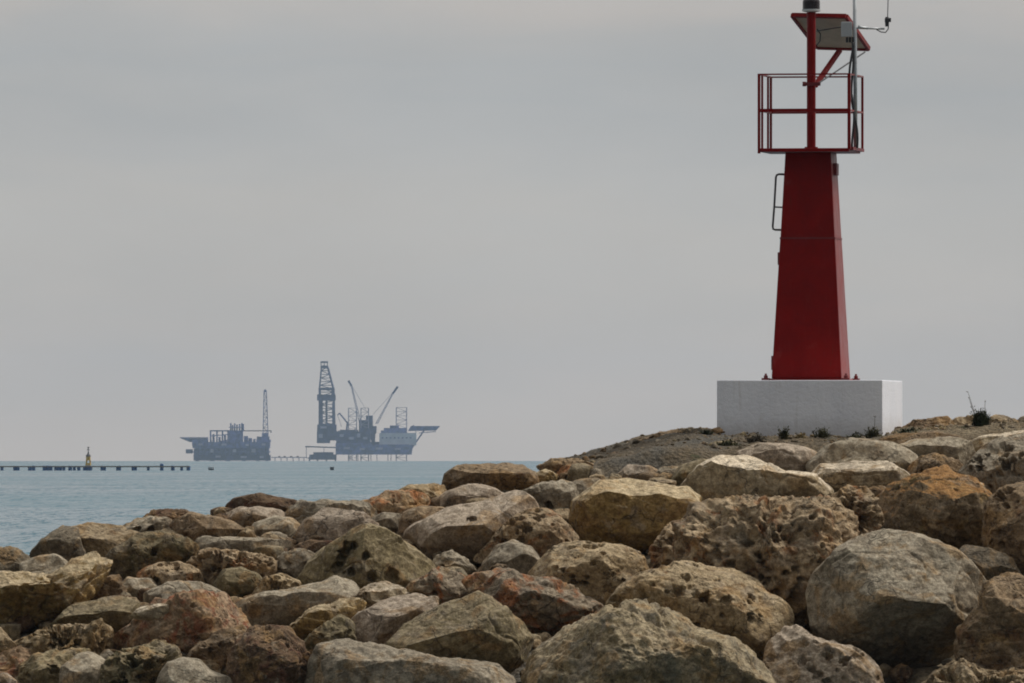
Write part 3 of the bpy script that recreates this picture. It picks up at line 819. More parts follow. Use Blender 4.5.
    if st in 'cf':   # bedding steps
        tilt = np.array([j(.5), j(.3), 1.0])
        lay = V @ tilt + 0.05 * perlin(q * 2.5 + off)
        stp = (lay / (size * .13)) % 1.0
        disp = disp + (a2 * .55) * np.clip((stp - .15) / .7, 0, 1) * (0.3 + np.clip(perlin(q * 1.7 + off + 5) * 2, 0, 1))
    cr_ = np.abs(perlin(qq * 1.25 + off + 55))
    disp = disp - (.05 if st in 'ch' else .022) * np.clip(1 - cr_ / .05, 0, 1) ** 1.5 * np.clip(perlin(q * 1.1 + off + 13) * 3 + .4, 0, 1)
    V = V + nrm * (disp * size)[:, None]
    # eaten-out pits
    npit = {'s': 1, 'f': 1, 'c': 9, 'p': 60, 'h': 210}[st]
    npit = int(npit * min(1.0, r['w'] / 90.0) + (3 if st in 'ph' else 0))
    front = np.where((nrm[:, 1] < 0.25))[0]
    cl = [V[front[rng.randint(len(front))]] for q_ in range(6)]
    for q_ in range(npit):
        i0 = front[rng.randint(len(front))]
        if rng.rand() < .6:   # pits gather in groups
            c0 = cl[rng.randint(6)]
            for tr in range(6):
                i1 = front[rng.randint(len(front))]
                if np.linalg.norm(V[i1] - c0) < np.linalg.norm(V[i0] - c0): i0 = i1
        rad = rng.uniform(.016, .045) if rng.rand() < .78 else rng.uniform(.045, .085)
        rad *= (1.0 if st != 'h' else 1.15)
        dv = V - V[i0]
        dist2 = (dv * dv).sum(1)
        near = np.where(dist2 < (rad * 1.7) ** 2)[0]
        if len(near) < 3: continue
        wv = V[near] * np.array([1 + j(.3), 1, 1 + j(.4)])
        dd = np.sqrt(dist2[near]) * (1 + .55 * perlin(V[near] * 22 + off))
        k = np.clip(1 - (dd / rad) ** 2, 0, 1)
        V[near] -= nrm[i0] * (k ** .4 * rad * rng.uniform(1.0, 2.8))[:, None]
    ndeep = {'h': 34, 'p': 12}.get(st, 0)
    ndeep = int(ndeep * min(1.0, (r['w'] / 150.0) ** 1.3))
    front2 = np.where((nrm[:, 1] < -0.15) & (nrm[:, 2] > -.5))[0]
    for q_ in range(ndeep if len(front2) else 0):
        i0 = front2[rng.randint(len(front2))]
        rad = rng.uniform(.03, .065)
        dist2 = ((V - V[i0]) ** 2).sum(1)
        near = np.where(dist2 < (rad * 1.8) ** 2)[0]
        dd = np.sqrt(dist2[near]) * (1 + .7 * perlin(V[near] * 16 + off + q_))
        k = np.clip(1 - (dd / rad) ** 2, 0, 1)
        V[near] -= nrm[i0] * (k ** .3 * rng.uniform(.10, .19))[:, None]
    if r.get('holes'):
        for hx, hz, hr in ((350, 548, 7), (345, 553, 6), (341, 560, 6), (339, 568, 6), (366, 555, 4), (372, 576, 5), (391, 577, 7), (352, 572, 4), (355, 545, 4)):
            hxl, hzl = (hx - cx) * s, -(hz - cy) * s
            dd = np.sqrt((V[:, 0] - hxl) ** 2 + ((V[:, 2] - hzl) * .8) ** 2) * (1 + .4 * perlin(V * 14 + off))
            k = np.clip(1 - (dd / (hr * s)) ** 2, 0, 1) * (V[:, 1] < 0)
            V[:, 1] += k ** .4 * 0.17
    me = me0.copy()
    me.name = 'boulder'
    me.vertices.foreach_set('co', V.astype(np.float32).ravel())
    me.update()
    me.materials.append(RM[r['mat']])
    o = bpy.data.objects.new('boulder', me)
    o.location = W(cx, cy, d)
    COL.objects.link(o)
    tag(o, r['label'], 'rock', 'boulders piled on the breakwater')
    zb = o.location.z + V[:, 2].min()
    for fx in (-.3, 0, .3):
        BASE_PTS.append((o.location.x + fx * r['w'] * s, d, zb + .02 * r['h'] * s))
    return o
for i, r in enumerate(ROCKS):
    build_rock(r, i)

# ------------------------------------------------------------------ ground: core of the breakwater and the gravel bank behind
SIL = [(520, 480), (560, 467), (585, 456), (610, 447.5), (640, 438.5), (665, 431.5), (688, 428), (702, 430), (717, 432.5), (760, 436), (800, 436), (850, 436), (900, 430), (950, 426), (1000, 424), (1100, 424), (1300, 430)]
ctrl = list(BASE_PTS)
for px in range(520, 1300, 14):
    py = np.interp(px, [a for a, b in SIL], [b for a, b in SIL])
    for Y, dz in ((170.2, -.03), (171.2, 0), (172.2, .02), (173.5, -.1), (175, -.3)):
        w = W(px, py, 171.4)
        ctrl.append((w.x, Y, w.z + dz - (.03 if 700 < px < 960 else 0)))
    if px > 560:
        w = W(px, py, 171.4)
        ctrl.append((w.x, 168.9, w.z - .12)); ctrl.append((w.x, 169.6, w.z - .05))
bp_ = np.array(BASE_PTS)
for x0 in np.arange(-12, 0.0, .5):
    sel = bp_[np.abs(bp_[:, 0] - x0) < .8]
    if len(sel) == 0:
        yb_, zb_ = 166.0, 2.0
    else:
        k_ = sel[:, 1].argmax(); yb_, zb_ = sel[k_, 1], sel[k_, 2]
    for dy_, dz_ in ((1.3, -.5), (2.2, -1.1), (3.2, -2.0), (4.5, -3.2), (6.0, -4.0), (8, -5), (11, -6), (15, -6), (20, -6)):
        ctrl.append((x0, yb_ + dy_, max(zb_ + dz_, -1.1)))
ctrl = np.array(ctrl)
def build_ground():
    xs = np.arange(-16, 22.01, 0.12); ys = np.arange(148, 188.01, 0.12)
    X, Y = np.meshgrid(xs, ys)
    num = np.zeros_like(X); den = np.zeros_like(X)
    for cxp, cyp, cz in ctrl:
        w = np.exp(-((X - cxp) ** 2 + ((Y - cyp) * 0.9) ** 2) / (2 * .42 ** 2)) + 1e-4 / ((X - cxp) ** 2 + (Y - cyp) ** 2 + .3) ** 2
        num += w * cz; den += w
    Z = num / den
    # falls away to the sea at the left, in front and behind
    edge = np.clip((-7.4 - X) / 5.5, 0, 1) ** 1.3 * 3.2 + np.clip((155.0 - Y) / 4.5, 0, 1) ** 1.2 * 3.4 + np.clip((Y - 175) / 9, 0, 1) * 5.5
    Z = Z - edge
    pts = np.stack([X.ravel(), Y.ravel(), np.zeros(X.size)], 1)
    Z += (.05 * perlin(pts * .8 + 3) + .05 * perlin(pts * 2.3 + 8) + .025 * perlin(pts * 6 + 1)).reshape(X.shape)
    Z += ((.05 * (1 - 2 * np.abs(perlin(pts * 1.7 + 5))) + .035 * perlin(pts * 4.1 + 2) + .02 * perlin(pts * 9.3)).reshape(X.shape)) * np.clip((Y - 167) / 2, 0, 1)
    Z = np.maximum(Z, -1.2)
    ny, nx = X.shape
    v = np.stack([X.ravel(), Y.ravel(), Z.ravel()], 1)
    I = np.arange(nx * ny).reshape(ny, nx)
    f = np.stack([I[:-1, :-1].ravel(), I[:-1, 1:].ravel(), I[1:, 1:].ravel(), I[1:, :-1].ravel()], 1)
    me = bpy.data.meshes.new('ground')
    me.from_pydata(v.tolist(), [], f.tolist())
    me.polygons.foreach_set('use_smooth', [True] * len(me.polygons))
    me.materials.append(ground_mat())
    o = bpy.data.objects.new('ground', me)
    COL.objects.link(o)
    tag(o, kind='structure')
    def height(x, y):
        i = min(max(int((y - ys[0]) / .12), 0), ny - 1); k = min(max(int((x - xs[0]) / .12), 0), nx - 1)
        return float(Z[i, k])
    return height
GZ = build_ground()

# broken stone lying in the gaps
def scatter_stones(name, spots, mats, seed):
    rng = np.random.RandomState(seed)
    import bmesh
    me0 = bpy.data.meshes.new('tmp')
    bm = bmesh.new(); bmesh.ops.create_icosphere(bm, subdivisions=3, radius=1.0); bm.to_mesh(me0); bm.free()
    co = np.array([v.co[:] for v in me0.vertices], np.float32)
    fc = np.array([p.vertices[:] for p in me0.polygons])
    bpy.data.meshes.remove(me0)
    vs, fs, mi, b = [], [], [], 0
    for k, (x, y, rad, up) in enumerate(spots):
        q = co * (rad * np.array([rng.uniform(.8, 1.4), rng.uniform(.7, 1.1), rng.uniform(.5, .85)]))
        for t in range(8):
            n_ = rng.normal(size=3); n_ /= np.linalg.norm(n_)
            dt = q @ n_; q = q - np.maximum(dt - .68 * dt.max(), 0)[:, None] * n_
        q = q + (co * (perlin(co * 2.2 + k * 3.3) * .12 * rad)[:, None])
        a = rng.uniform(0, 6.28); ca, sa = math.cos(a), math.sin(a)
        q = q @ np.array([[ca, sa, 0], [-sa, ca, 0], [0, 0, 1]])
        q = q + np.array([x, y, GZ(x, y) + rad * up])
        vs.append(q); fs.append(fc + b); b += len(q)
        mi += [rng.randint(len(mats))] * len(fc)
    me = bpy.data.meshes.new(name)
    me.from_pydata(np.concatenate(vs).tolist(), [], np.concatenate(fs).tolist())
    me.polygons.foreach_set('use_smooth', [True] * len(me.polygons))
    for m in mats: me.materials.append(m)
    me.polygons.foreach_set('material_index', mi)
    o = bpy.data.objects.new(name, me); COL.objects.link(o)
    tag(o, kind='stuff')
_r = np.random.RandomState(3)
sp_ = []
bpn = np.array(BASE_PTS)
for k in range(1500):
    c = bpn[_r.randint(len(bpn))]
    x, y = c[0] + _r.normal() * .5, c[1] + _r.normal() * .6
    if y > 166.3 or y < 155.2 or abs(x) > 7.5: continue
    sp_.append((x, y, _r.uniform(.08, .23), _r.uniform(.2, .8)))
scatter_stones('rubble', sp_, [RM['brown'], RM['tan'], RM['grey'], RM['dbrown'], RM['tan'], RM['mottle']], 4)
sp_ = []
for k in range(2200):
    x, y = _r.uniform(.6, 8.2), _r.uniform(168.0, 172.5)
    rad_ = _r.uniform(.012, .035) if _r.rand() < .93 else _r.uniform(.04, .10)
    if y > 170.3 or x > 4.0: rad_ = min(rad_, .045)
    sp_.append((x, y, rad_, .15))
scatter_stones('gravel', sp_, [RM['dgrey'], RM['dgrey'], RM['grey'], RM['brown'], RM['olive']], 5)

# ------------------------------------------------------------------ white block and the red beacon tower
S = 171.0 / F
TW = Vector((W(811.0, 380, 171.0).x, 171.0, W(810, 380.6, 171.0).z))
ANG = -math.radians(8.8)
b_o = MB()
b_o.box((-1.215, -1.215, 0), (1.215, 1.215, 1.5))
bo = b_o.build('concrete_block', M_BLOCK, bevel=0.012)
bo.location = TW + Vector((-0.012, 0, -1.5)); bo.rotation_euler = (0, 0, ANG)
# dirt height in the block's material is measured from its visible foot
tag(bo, 'white painted square concrete block carrying the red beacon tower', 'block')

tower = empty('beacon_tower', TW, ANG)
tag(tower, 'tall red steel harbour beacon tower with railed platform, standing on a white concrete block', 'beacon')
TM = WM[tower.name]
def sq(h, z):
    return [Vector((-h, -h, z)), Vector((h, -h, z)), Vector((h, h, z)), Vector((-h, h, z))]
HB, HT, ZT = 0.516, 0.336, 3.335
zs = (380 - 238) * S
hs = HB + (HT - HB) * zs / ZT
body = MB()
body.frustum(sq(HB, 0.03), sq(hs, zs)); 
body_o = body.build('lower_body', M_RED, tower, TM, bevel=0.012)
ub = MB(); ub.frustum(sq(hs - .003, zs + .002), sq(HT, ZT))
ub.build('upper_body', M_RED, tower, TM, bevel=0.012)
fl = MB(); fl.frustum(sq(hs + .007, zs - .012), sq(hs + .005, zs + .014))
fl.build('joint_flange', M_REDD, tower, TM)
bp = MB(); bp.box((-.555, -.555, 0.0), (.555, .555, .028))
base = bp.build('base_plate', M_RED, tower, TM)
for sx in (-1, 1):
    for sy in (-1, 1):
        lg = MB(); lg.box((sx * .59 - .055, sy * .59 - .055, .001), (sx * .59 + .055, sy * .59 + .055, .035))
        lg.lathe([(.03, .035), (.03, .07), (.016, .075), (.016, .1)], (sx * .59, sy * .59, 0), 8)
        lg.build('anchor_bolt', M_REDD, base, TM)
# door hinges on the left side, a hatch box high on the right side
for (py0, py1, px0) in ((252.5, 265, 777.4), (356, 370, 771.0)):
    a = W(px0, py1, 170.93); b = W(px0 + 5.5, py0, 170.93)
    hb = MB(); hb.box((a.x, 170.72, a.z), (b.x, 170.82, b.z))
    hb.build('hinge', M_REDD, tower)
hx = HT + .03
bx_ = MB(); bx_.box((hx - .04, -.16, (380 - 175) * S), (hx + .035, .08, (380 - 163) * S))
bx_.build('cable_box', M_REDD, tower, TM, bevel=0.006)
# grab rail
gr = MB()
yy = 171.02
p = [W(788, 174.5, yy), W(779, 174.2, yy), W(776.8, 175.0, yy), W(775.9, 177, yy), W(774.2, 207, yy), W(772.7, 226.5, yy), W(773.2, 229, yy), W(775, 229.8, yy), W(784, 230, yy)]
gr.tube(p, .016, 8)
gr.tube([W(774.2, 207, yy), W(786, 207.5, yy)], .012, 6)
gr.build('grab_rail', M_STEEL, tower, smooth=True)
# platform
HP = 0.678
z0 = ZT
dk = MB(); dk.box((-HP - .01, -HP - .01, z0 + .003), (HP - .03, HP - .03, z0 + .055)) 
dk.build('platform_deck', M_RED, tower, TM, bevel=0.006)
ed = MB(); ed.box((HP - .027, -HP + .06, z0 + .03), (HP + .025, HP, z0 + .075))
ed.build('deck_edge', M_REDD, tower, TM)
zr0, zr1, zrm = z0 + .07, (380 - 75) * S, (380 - 111) * S
posts = [(-HP, -HP, .038), (-HP, -HP + .26 * 2 * HP, .03), (-HP, -HP + .74 * 2 * HP, .03), (-HP, HP - .03, .034), (HP - .03, -HP, .045), (HP, HP - .03, .034)]
for x, y, w in posts:
    pm = MB(); pm.box((x - w / 2, y - w / 2, z0 - .02 if x < -.5 and y < -.6 else zr0 - .03), (x + w / 2, y + w / 2, zr1 + .01))
    pm.build('railing_post', M_RED, tower, TM)
tr = MB()
c = [(-HP, -HP), (HP - .03, -HP), (HP, HP - .03), (-HP, HP - .03)]
for i in range(4):
    (x0, y0), (x1, y1) = c[i], c[(i + 1) % 4]
    tr.bar((x0, y0, zr1), (x1, y1, zr1), .03, .022)
tr.build('top_rail', M_RED, tower, TM)
mr = MB()
for i in range(4):
    (x0, y0), (x1, y1) = c[i], c[(i + 1) % 4]
    mr.bar((x0, y0, zrm), (x1, y1, zrm), .03, .05 if i in (0,) else .024)
mr.build('middle_rail', M_RED, tower, TM)
# mast and lantern
ms_ = MB(); ms_.lathe([(.066, z0 + .07), (.066, 5.40)], (.004, 0, 0), 20)
ms_.lathe([(.10, z0 + .0705), (.10, z0 + .09)], (.004, 0, 0), 20)
ms_.build('mast', M_RED, tower, TM, smooth=False)
ln = empty('lantern', (0, 0, 0)); ln.parent = tower; WM[ln.name] = TM
lf = MB(); lf.lathe([(.09, 5.40), (.138, 5.415), (.138, 5.44), (.118, 5.445)], (.004, 0, 0), 24); lf.build('flange', M_FLANGE, ln)
lf = bpy.data.objects['flange']
lg = MB(); lg.lathe([(.128, 5.446), (.128, 5.56), (.118, 5.58), (.118, 5.80)], (.004, 0, 0), 28); lens = lg.build('lens', M_LENS, ln)
cp = MB(); cp.lathe([(.14, 5.80), (.14, 5.83), (.10, 5.88), (.03, 5.90)], (.004, 0, 0), 24); cap = cp.build('cap', M_RED, ln)
for o_, mb_ in ((lf, None), (lens, None), (cap, None)):
    o_.data.transform(TM)              # verts were given in tower space: bring them there through the parent
    o_.data.transform(TM.inverted())
    o_.data.transform(TM)
# solar panel
A, B, C_, D_ = W(792, 16.5, 171.40), W(846, 17.5, 171.10), W(868.5, 50, 172.05), W(817, 48.5, 172.35)
nrm = (B - A).cross(D_ - A).normalized()
if nrm.z < 0: nrm = -nrm
sp = empty('solar_panel', (0, 0, 0)); sp.parent = tower; WM[sp.name] = TM
fr = MB()
for p_, q_ in ((A, B), (B, C_), (C_, D_), (D_, A)):
    fr.bar(p_ + nrm * .02, q_ + nrm * .02, .05, .06, up=nrm)
fr.build('panel_frame', M_RED, sp)
cen = (A + B + C_ + D_) / 4
pl = MB(); pl.frustum([x + (cen - x) * .02 + nrm * .012 for x in (A, B, C_, D_)], [x + (cen - x) * .02 + nrm * .034 for x in (A, B, C_, D_)])
pl.build('panel_sheet', M_PANEL, sp)
bc = MB(); bc.bar(W(815, 86, 171.05), W(840, 50, 171.75), .06, .06)
bc.build('panel_brace', M_RED, tower)
cl = MB(); cl.bar(W(804, 84, 170.92), W(820.5, 84, 170.92), .05, .05); cl.tube([W(802.5, 84, 170.92), W(806, 84, 170.92)], .035, 8)
cl.build('mast_clamp', M_REDD, tower)
sb = MB(); sb.tube([W(819, 83, 170.98), W(865, 52, 171.9)], .012, 6)
sb.build('stay_rod', M_STEEL, tower)
# antenna pole, arm, sensor, cables
YP = 170.72
ap = MB(); ap.tube([W(855.6, 150, YP), W(855.2, 75, YP), W(854.4, -45, YP)], .029, 12)
pole = ap.build('antenna_pole', M_GALV, tower, smooth=True)
ar = MB(); ar.tube([W(853, 28, YP), W(884.5, 28.8, YP)], .014, 8); ar.tube([W(858, 26, YP), W(861, 27.5, YP), W(868, 28.2, YP)], .02, 8)
ar.build('sensor_arm', M_GALV, pole, smooth=True)
sn = MB(); sn.lathe([(.026, 0), (.03, .06), (.034, .07), (.034, .11), (.022, .14)], W(887, 26.5, YP), 12)
sn.box(tuple(W(889, 22, YP) + Vector((0, -.02, 0))), tuple(W(891, 18, YP) + Vector((0, .02, 0))))
sn.build('sensor', M_CABLE, pole)
wh = MB(); wh.tube([W(887.6, 18, YP), W(888.6, -20, YP)], .007, 6)
wh.build('whip_antenna', M_STEEL, pole)
lp = MB(); lp.tube([W(888.5, 24, YP), W(888.2, 29, YP), W(885.5, 32.5, YP), W(881, 32, YP), W(876.5, 29.5, YP)], .008, 6)
lp.build('sensor_cable', M_CABLE, pole, smooth=True)
jb = MB(); a = W(841, 37, YP - .03); b = W(852, 22, YP - .03)
jb.box((a.x, a.y - .08, a.z), (b.x, a.y + .02, b.z))
jbo = jb.build('junction_box', M_BOX, tower, bevel=0.008)
gl = MB()
for px in (847, 850, 853): gl.tube([W(px, 37.2, YP - .04), W(px, 42.5, YP - .04)], .018, 8)
gl.build('cable_gland', M_CABLE, jbo)
cb = MB()
for k, ph in enumerate((0.0, 1.9)):
    pts = []
    for i in range(26):
        f = i / 25
        px = 852.5 - 3.0 * math.sin(f * 3.3) * (1 - f) + 1.6 * math.sin(f * 9 + ph) + (4 * f if k == 0 else 1 * f)
        pts.append(W(px, 42 + f * 106, YP - .06 + .015 * math.sin(f * 12 + ph)))
    cb.tube(pts, .017, 6)
cb.build('cable', M_CABLE, tower, smooth=True)
cb2 = MB(); pts = [W(817, 31, 171.3), W(826, 29.5, 171.1), W(835, 28, 171.0), W(842, 27, YP)]
cb2.tube(pts, .009, 6); cb2.tube([W(817, 29, 171.3), W(820.5, 34, 171.4), W(820, 41, 171.6), W(817, 45, 171.8)], .009, 6)
cb2.build('panel_cable', M_CABLE, sp, smooth=True)

# ------------------------------------------------------------------ weeds
M_WEED = plain('dry_weed', (.075, .072, .035), .8, .4, 14, .2)
M_WEEDG = plain('dark_green_leaves', (.035, .045, .02), .7, .4, 14, .2)
M_STRAW = plain('straw_grass', (.30, .235, .12), .8, .3, 14, .2)
M_STALK = plain('dry_stalk', (.10, .085, .06), .8, .2, 14, .2)
def weed(px, py, Y, wpx, hpx, n, seed, label, name='weed', mat=None, stalks=()):
    rnd = random.Random(seed)
    Y += 114
    b = W(px, py, Y)
    s = Y / F
    top_ = b.z + hpx * s
    b.z = GZ(b.x, b.y) - .01
    hpx = max(top_ - b.z + .03, hpx * s) / s
    root = empty(name, b)
    tag(root, label, 'plant', 'weeds on the gravel around the block')
    lv = MB()
    for i in range(n):
        a = rnd.uniform(0, 2 * math.pi); rr = rnd.uniform(0, 1) ** .7 * wpx * s / 2
        o = b + Vector((rr * math.cos(a), rr * math.sin(a) * .7, -.04))
        hh = hpx * s * rnd.uniform(.6, 1.0) * (1 - .4 * rr / (wpx * s / 2))
        lean = Vector((rnd.uniform(-.35, .35), rnd.uniform(-.3, .3), 1)).normalized()
        side = Vector((math.cos(a + 1.3), math.sin(a + 1.3), 0)) * rnd.uniform(.006, .014)
        m1 = o + lean * hh * .55
        tip = o + lean * hh + Vector((rnd.uniform(-.05, .05), rnd.uniform(-.04, .04), 0))
        lv.add([o - side, o + side, m1 + side * .8, m1 - side * .8, tip], [(0, 1, 2, 3), (3, 2, 4)])
        for q in range(3):
            f = rnd.uniform(.25, .95); c0 = o + (tip - o) * f
            dv = Vector((rnd.uniform(-1, 1), rnd.uniform(-1, 1), rnd.uniform(-.1, .9))).normalized() * rnd.uniform(.03, .06)
            sv = dv.cross(Vector((0, 0, 1))).normalized() * rnd.uniform(.010, .018)
            lv.add([c0, c0 + dv * .5 + sv, c0 + dv, c0 + dv * .5 - sv], [(0, 1, 2, 3)])
    lv.build('leaves', mat or M_WEED, root)
    for st in stalks:
        t = MB(); t.tube([W(x, y, Y) for x, y in st], [.0045] * (len(st) - 1) + [.0025], 5)
        for (x, y) in st[1:]:
            for q in range(2):
                c0 = W(x, y, Y); dv = Vector((rnd.uniform(-1, 1), rnd.uniform(-1, 1), rnd.uniform(.2, 1))) * .03
                t.tube([c0, c0 + dv], [.006, .003], 4)
        t.build('stalk', M_STALK, root)
weed(757, 441, 54.9, 20, 11, 80, 1, 'low brown weed at the left foot of the white block front', mat=M_STALK)
weed(784, 440, 54.9, 8, 19, 60, 2, 'small upright dark weed at the foot of the white block, left of two')
weed(822, 440, 54.9, 14, 19, 90, 3, 'forked dark weed at the foot of the white block, near its middle')
weed(855, 439, 54.9, 14, 10, 60, 5, 'sparse flat weed below the white block, between the forked and the corner weed')
weed(873, 440, 54.9, 16, 18, 100, 4, 'dark weed with a thin tall stalk at the white block front corner', stalks=[[(874, 437), (874.5, 428), (875, 417)]])
weed(800, 440, 54.9, 10, 10, 50, 8, 'pale straw tuft between the two dark weeds at the white block', mat=M_STRAW)
weed(668, 452, 54.6, 16, 7, 60, 11, 'thin dry scrub in the middle of the gravel bank', mat=M_STALK)
weed(728, 446, 54.4, 24, 9, 110, 12, 'dark scrub on the gravel below the left corner of the white block', mat=M_WEED)
weed(706, 434, 55.6, 12, 6, 50, 9, 'dull green tuft on the gravel bank, just left of the white block', mat=M_WEEDG)
weed(940, 432, 55.4, 26, 7, 90, 10, 'straw coloured grass on the earth, halfway between white block and bush', mat=M_STRAW)
weed(911, 433, 55.4, 30, 8, 110, 6, 'low spreading green weed on the earth just right of the white block', mat=M_WEEDG)
weed(981, 431, 55.3, 14, 27, 330, 7, 'dense dark green bush with bare stalks rising above it, on the skyline at right', name='bush', mat=M_WEEDG,
     stalks=[[(979, 424), (974, 411), (968, 392)], [(978, 424), (972, 408), (969, 398)], [(983, 424), (985, 412), (985, 402)]])

# ------------------------------------------------------------------ far out at sea: rigs, bridge, barge
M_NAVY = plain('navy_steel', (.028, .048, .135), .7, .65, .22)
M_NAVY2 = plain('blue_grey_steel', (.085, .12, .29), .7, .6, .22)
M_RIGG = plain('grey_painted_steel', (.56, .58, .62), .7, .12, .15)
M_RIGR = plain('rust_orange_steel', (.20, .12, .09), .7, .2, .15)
M_RIGL = plain('pale_lattice_steel', (.36, .36, .46), .7, .2, .2)
YR = 12000.0
WL = 461.5
def rW(px, py, dy=0.0):
    return W(px, py, YR) + Vector((0, dy, 0))
def rbox(mb, x0, y0, x1, y1, d0=-18, d1=18):
    a, b = rW(x0, y1), rW(x1, y0)
    return mb.box((a.x, YR + d0, a.z), (b.x, YR + d1, b.z))
def rbar(mb, p, q, w, dy=0.0, dy2=None):
    return mb.bar(rW(*p, dy), rW(*q, dy if dy2 is None else dy2), w)
def lattice(mb, xl0, xr0, y0, xl1, xr1, y1, n, w=.7, depth=8, dy=0, diag=.5):
    """square lattice tower; (xl0,xr0,y0) foot and (xl1,xr1,y1) head in photo pixels"""
    for s in (-1, 1):
        for a, b in ((xl0, xl1), (xr0, xr1)):
            rbar(mb, (a, y0), (b, y1), w, dy + s * depth / 2, dy + s * depth / 2 * (xr1 - xl1) / (xr0 - xl0))
    for i in range(n + 1):
        f = i / n
        xl, xr, y = xl0 + (xl1 - xl0) * f, xr0 + (xr1 - xr0) * f, y0 + (y1 - y0) * f
        g = 1 - f * (1 - (xr1 - xl1) / (xr0 - xl0))
        for s in (-1, 1):
            rbar(mb, (xl, y), (xr, y), diag, dy + s * depth / 2 * g)
        if i < n:
            f2 = (i + 1) / n
            xl2, xr2, y2 = xl0 + (xl1 - xl0) * f2, xr0 + (xr1 - xr0) * f2, y0 + (y1 - y0) * f2
            for s in (-1, 1):
                p, q = ((xl, y), (xr2, y2)) if i % 2 else ((xr, y), (xl2, y2))
                rbar(mb, p, q, diag, dy + s * depth / 2 * g)

# production platform
pp = empty('production_platform', rW(228, WL)); tag(pp, 'dense low production platform with one thin lattice mast, left rig on the horizon', 'oil platform', 'oil rigs on the horizon')
mb = MB()
for px in (197, 212, 228, 244, 258, 267):
    for dy in (-14, 14):
        lgm = MB(); rbar(lgm, (px, 470), (px, 452), 2.2, dy); lgm.build('leg', M_NAVY, pp)
for i, (a, b) in enumerate(((197, 212), (212, 228), (228, 244), (244, 258), (258, 267))):
    for p_, q_, dy in (((a, 461), (b, 454), -14), ((b, 461), (a, 454), -14), ((a, 461), (b, 454), 14)):
        lgm = MB(); rbar(lgm, p_, q_, 1.2, dy); lgm.build('diagonal_brace', M_NAVY, pp)
mb = MB(); rbox(mb, 194, 455, 270.5, 460.6, -16, 16); mb.build('lower_deck', M_NAVY, pp)
mb = MB(); rbox(mb, 193, 446, 270, 448.2, -18, 18); rbox(mb, 193.5, 451.2, 270.2, 452.6, -18, 18); rbox(mb, 195, 447.5, 269, 455.5, 2, 12)
rnd = random.Random(11)
x = 194.0
while x < 268:
    w = rnd.uniform(2.5, 6); rbox(mb, x, 448 + rnd.uniform(0, 1), min(x + w, 269), 455.2, -15 + rnd.uniform(0, 6), 14); x += w + rnd.uniform(.4, 1.4)
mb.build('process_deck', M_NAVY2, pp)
mb = MB(); rbox(mb, 192.5, 439.5, 208, 446.2, -14, 14); rbox(mb, 208, 442, 270, 446.1, -17, 17)
for x in np.arange(210, 269, 3.1): rbox(mb, x, 441 - rnd.uniform(0, 2.2), x + rnd.uniform(1.2, 2.8), 442.2, -12 + rnd.uniform(0, 8), 10)
mb.build('upper_deck', M_NAVY2, pp)
mb = MB(); mb.frustum([rW(190, 442, -8), rW(208, 442, -8), rW(208, 442, 8), rW(190, 442, 8)], [rW(180.6, 438.2, -13), rW(208, 438.2, -13), rW(208, 438.2, 13), rW(180.6, 438.2, 13)])
rbox(mb, 180.4, 437.2, 208, 438.1, -14, 14); mb.build('helideck', M_NAVY2, pp)
mb = MB(); rbox(mb, 186, 449.3, 193, 453.5, -10, -4); mb.build('lifeboat', M_NAVY, pp)
mb = MB()
for px in (210.6, 217, 222.5, 228): rbar(mb, (px, 442), (px, 430.5), 1.3, -6); rbar(mb, (px, 442), (px, 430.5), 1.3, 6)
rbar(mb, (210, 430.8), (230, 430.8), 1.3, -6); rbar(mb, (210, 430.8), (230, 430.8), 1.3, 6); rbar(mb, (211, 436), (228, 434.5), 1, -6)
for px in (213.5, 219.5, 225): rbox(mb, px - 1, 434 + rnd.uniform(0, 3), px + 1, 442, -3, 3)
mb.build('pipe_rack', M_NAVY2, pp)
mb = MB(); rbox(mb, 229, 430.5, 243, 442.2, -8, 8)
for px, t in ((230.8, 423), (232.6, 425), (234.8, 423.5), (237, 424.5), (239.6, 424), (241.8, 423), (243.3, 424)): rbox(mb, px - .7, t, px + .7, 431, rnd.uniform(-6, 0), rnd.uniform(1, 6))
rbox(mb, 229, 427, 244, 427.8, -7, 7); rbox(mb, 244, 436, 248, 442.2, -6, 6); rbox(mb, 248.5, 438, 252, 442.2, -5, 5)
mb.build('process_tower', M_NAVY2, pp)
mb = MB(); rbar(mb, (243, 430.8), (271.5, 430.8), 1.1, 0); rbar(mb, (271, 430.8), (271, 433), 1, 0); mb.build('pipe_boom', M_RIGR, pp)
mb = MB(); rbox(mb, 257, 436.5, 269.5, 442.3, -7, 7); rbox(mb, 262, 433, 268, 436.6, -6, 6); mb.build('mast_house', M_NAVY2, pp)
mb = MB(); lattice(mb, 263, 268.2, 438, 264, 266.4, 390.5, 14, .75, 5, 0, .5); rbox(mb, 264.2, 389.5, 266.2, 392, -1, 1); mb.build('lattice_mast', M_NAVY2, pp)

for x0, y0, w_, h_ in ((199, 443.5, 4, 1.8), (211, 449, 3, 3.5), (222, 443.6, 5, 2), (233, 449.2, 3.5, 3), (246, 444, 3, 2), (252, 449, 4, 3.4), (262, 443.5, 4, 2), (216, 455.5, 5, 2), (241, 456, 6, 2), (260, 455.8, 4, 2.4)):
    mb = MB(); rbox(mb, x0, y0, x0 + w_, y0 + h_, -20, -16.2); mb.build('deck_module', M_RIGL, pp)
for px in (199, 205, 236, 250, 266):
    mb = MB(); rbar(mb, (px, 460), (px, 442), .7, -19.5); mb.build('riser', M_NAVY, pp)

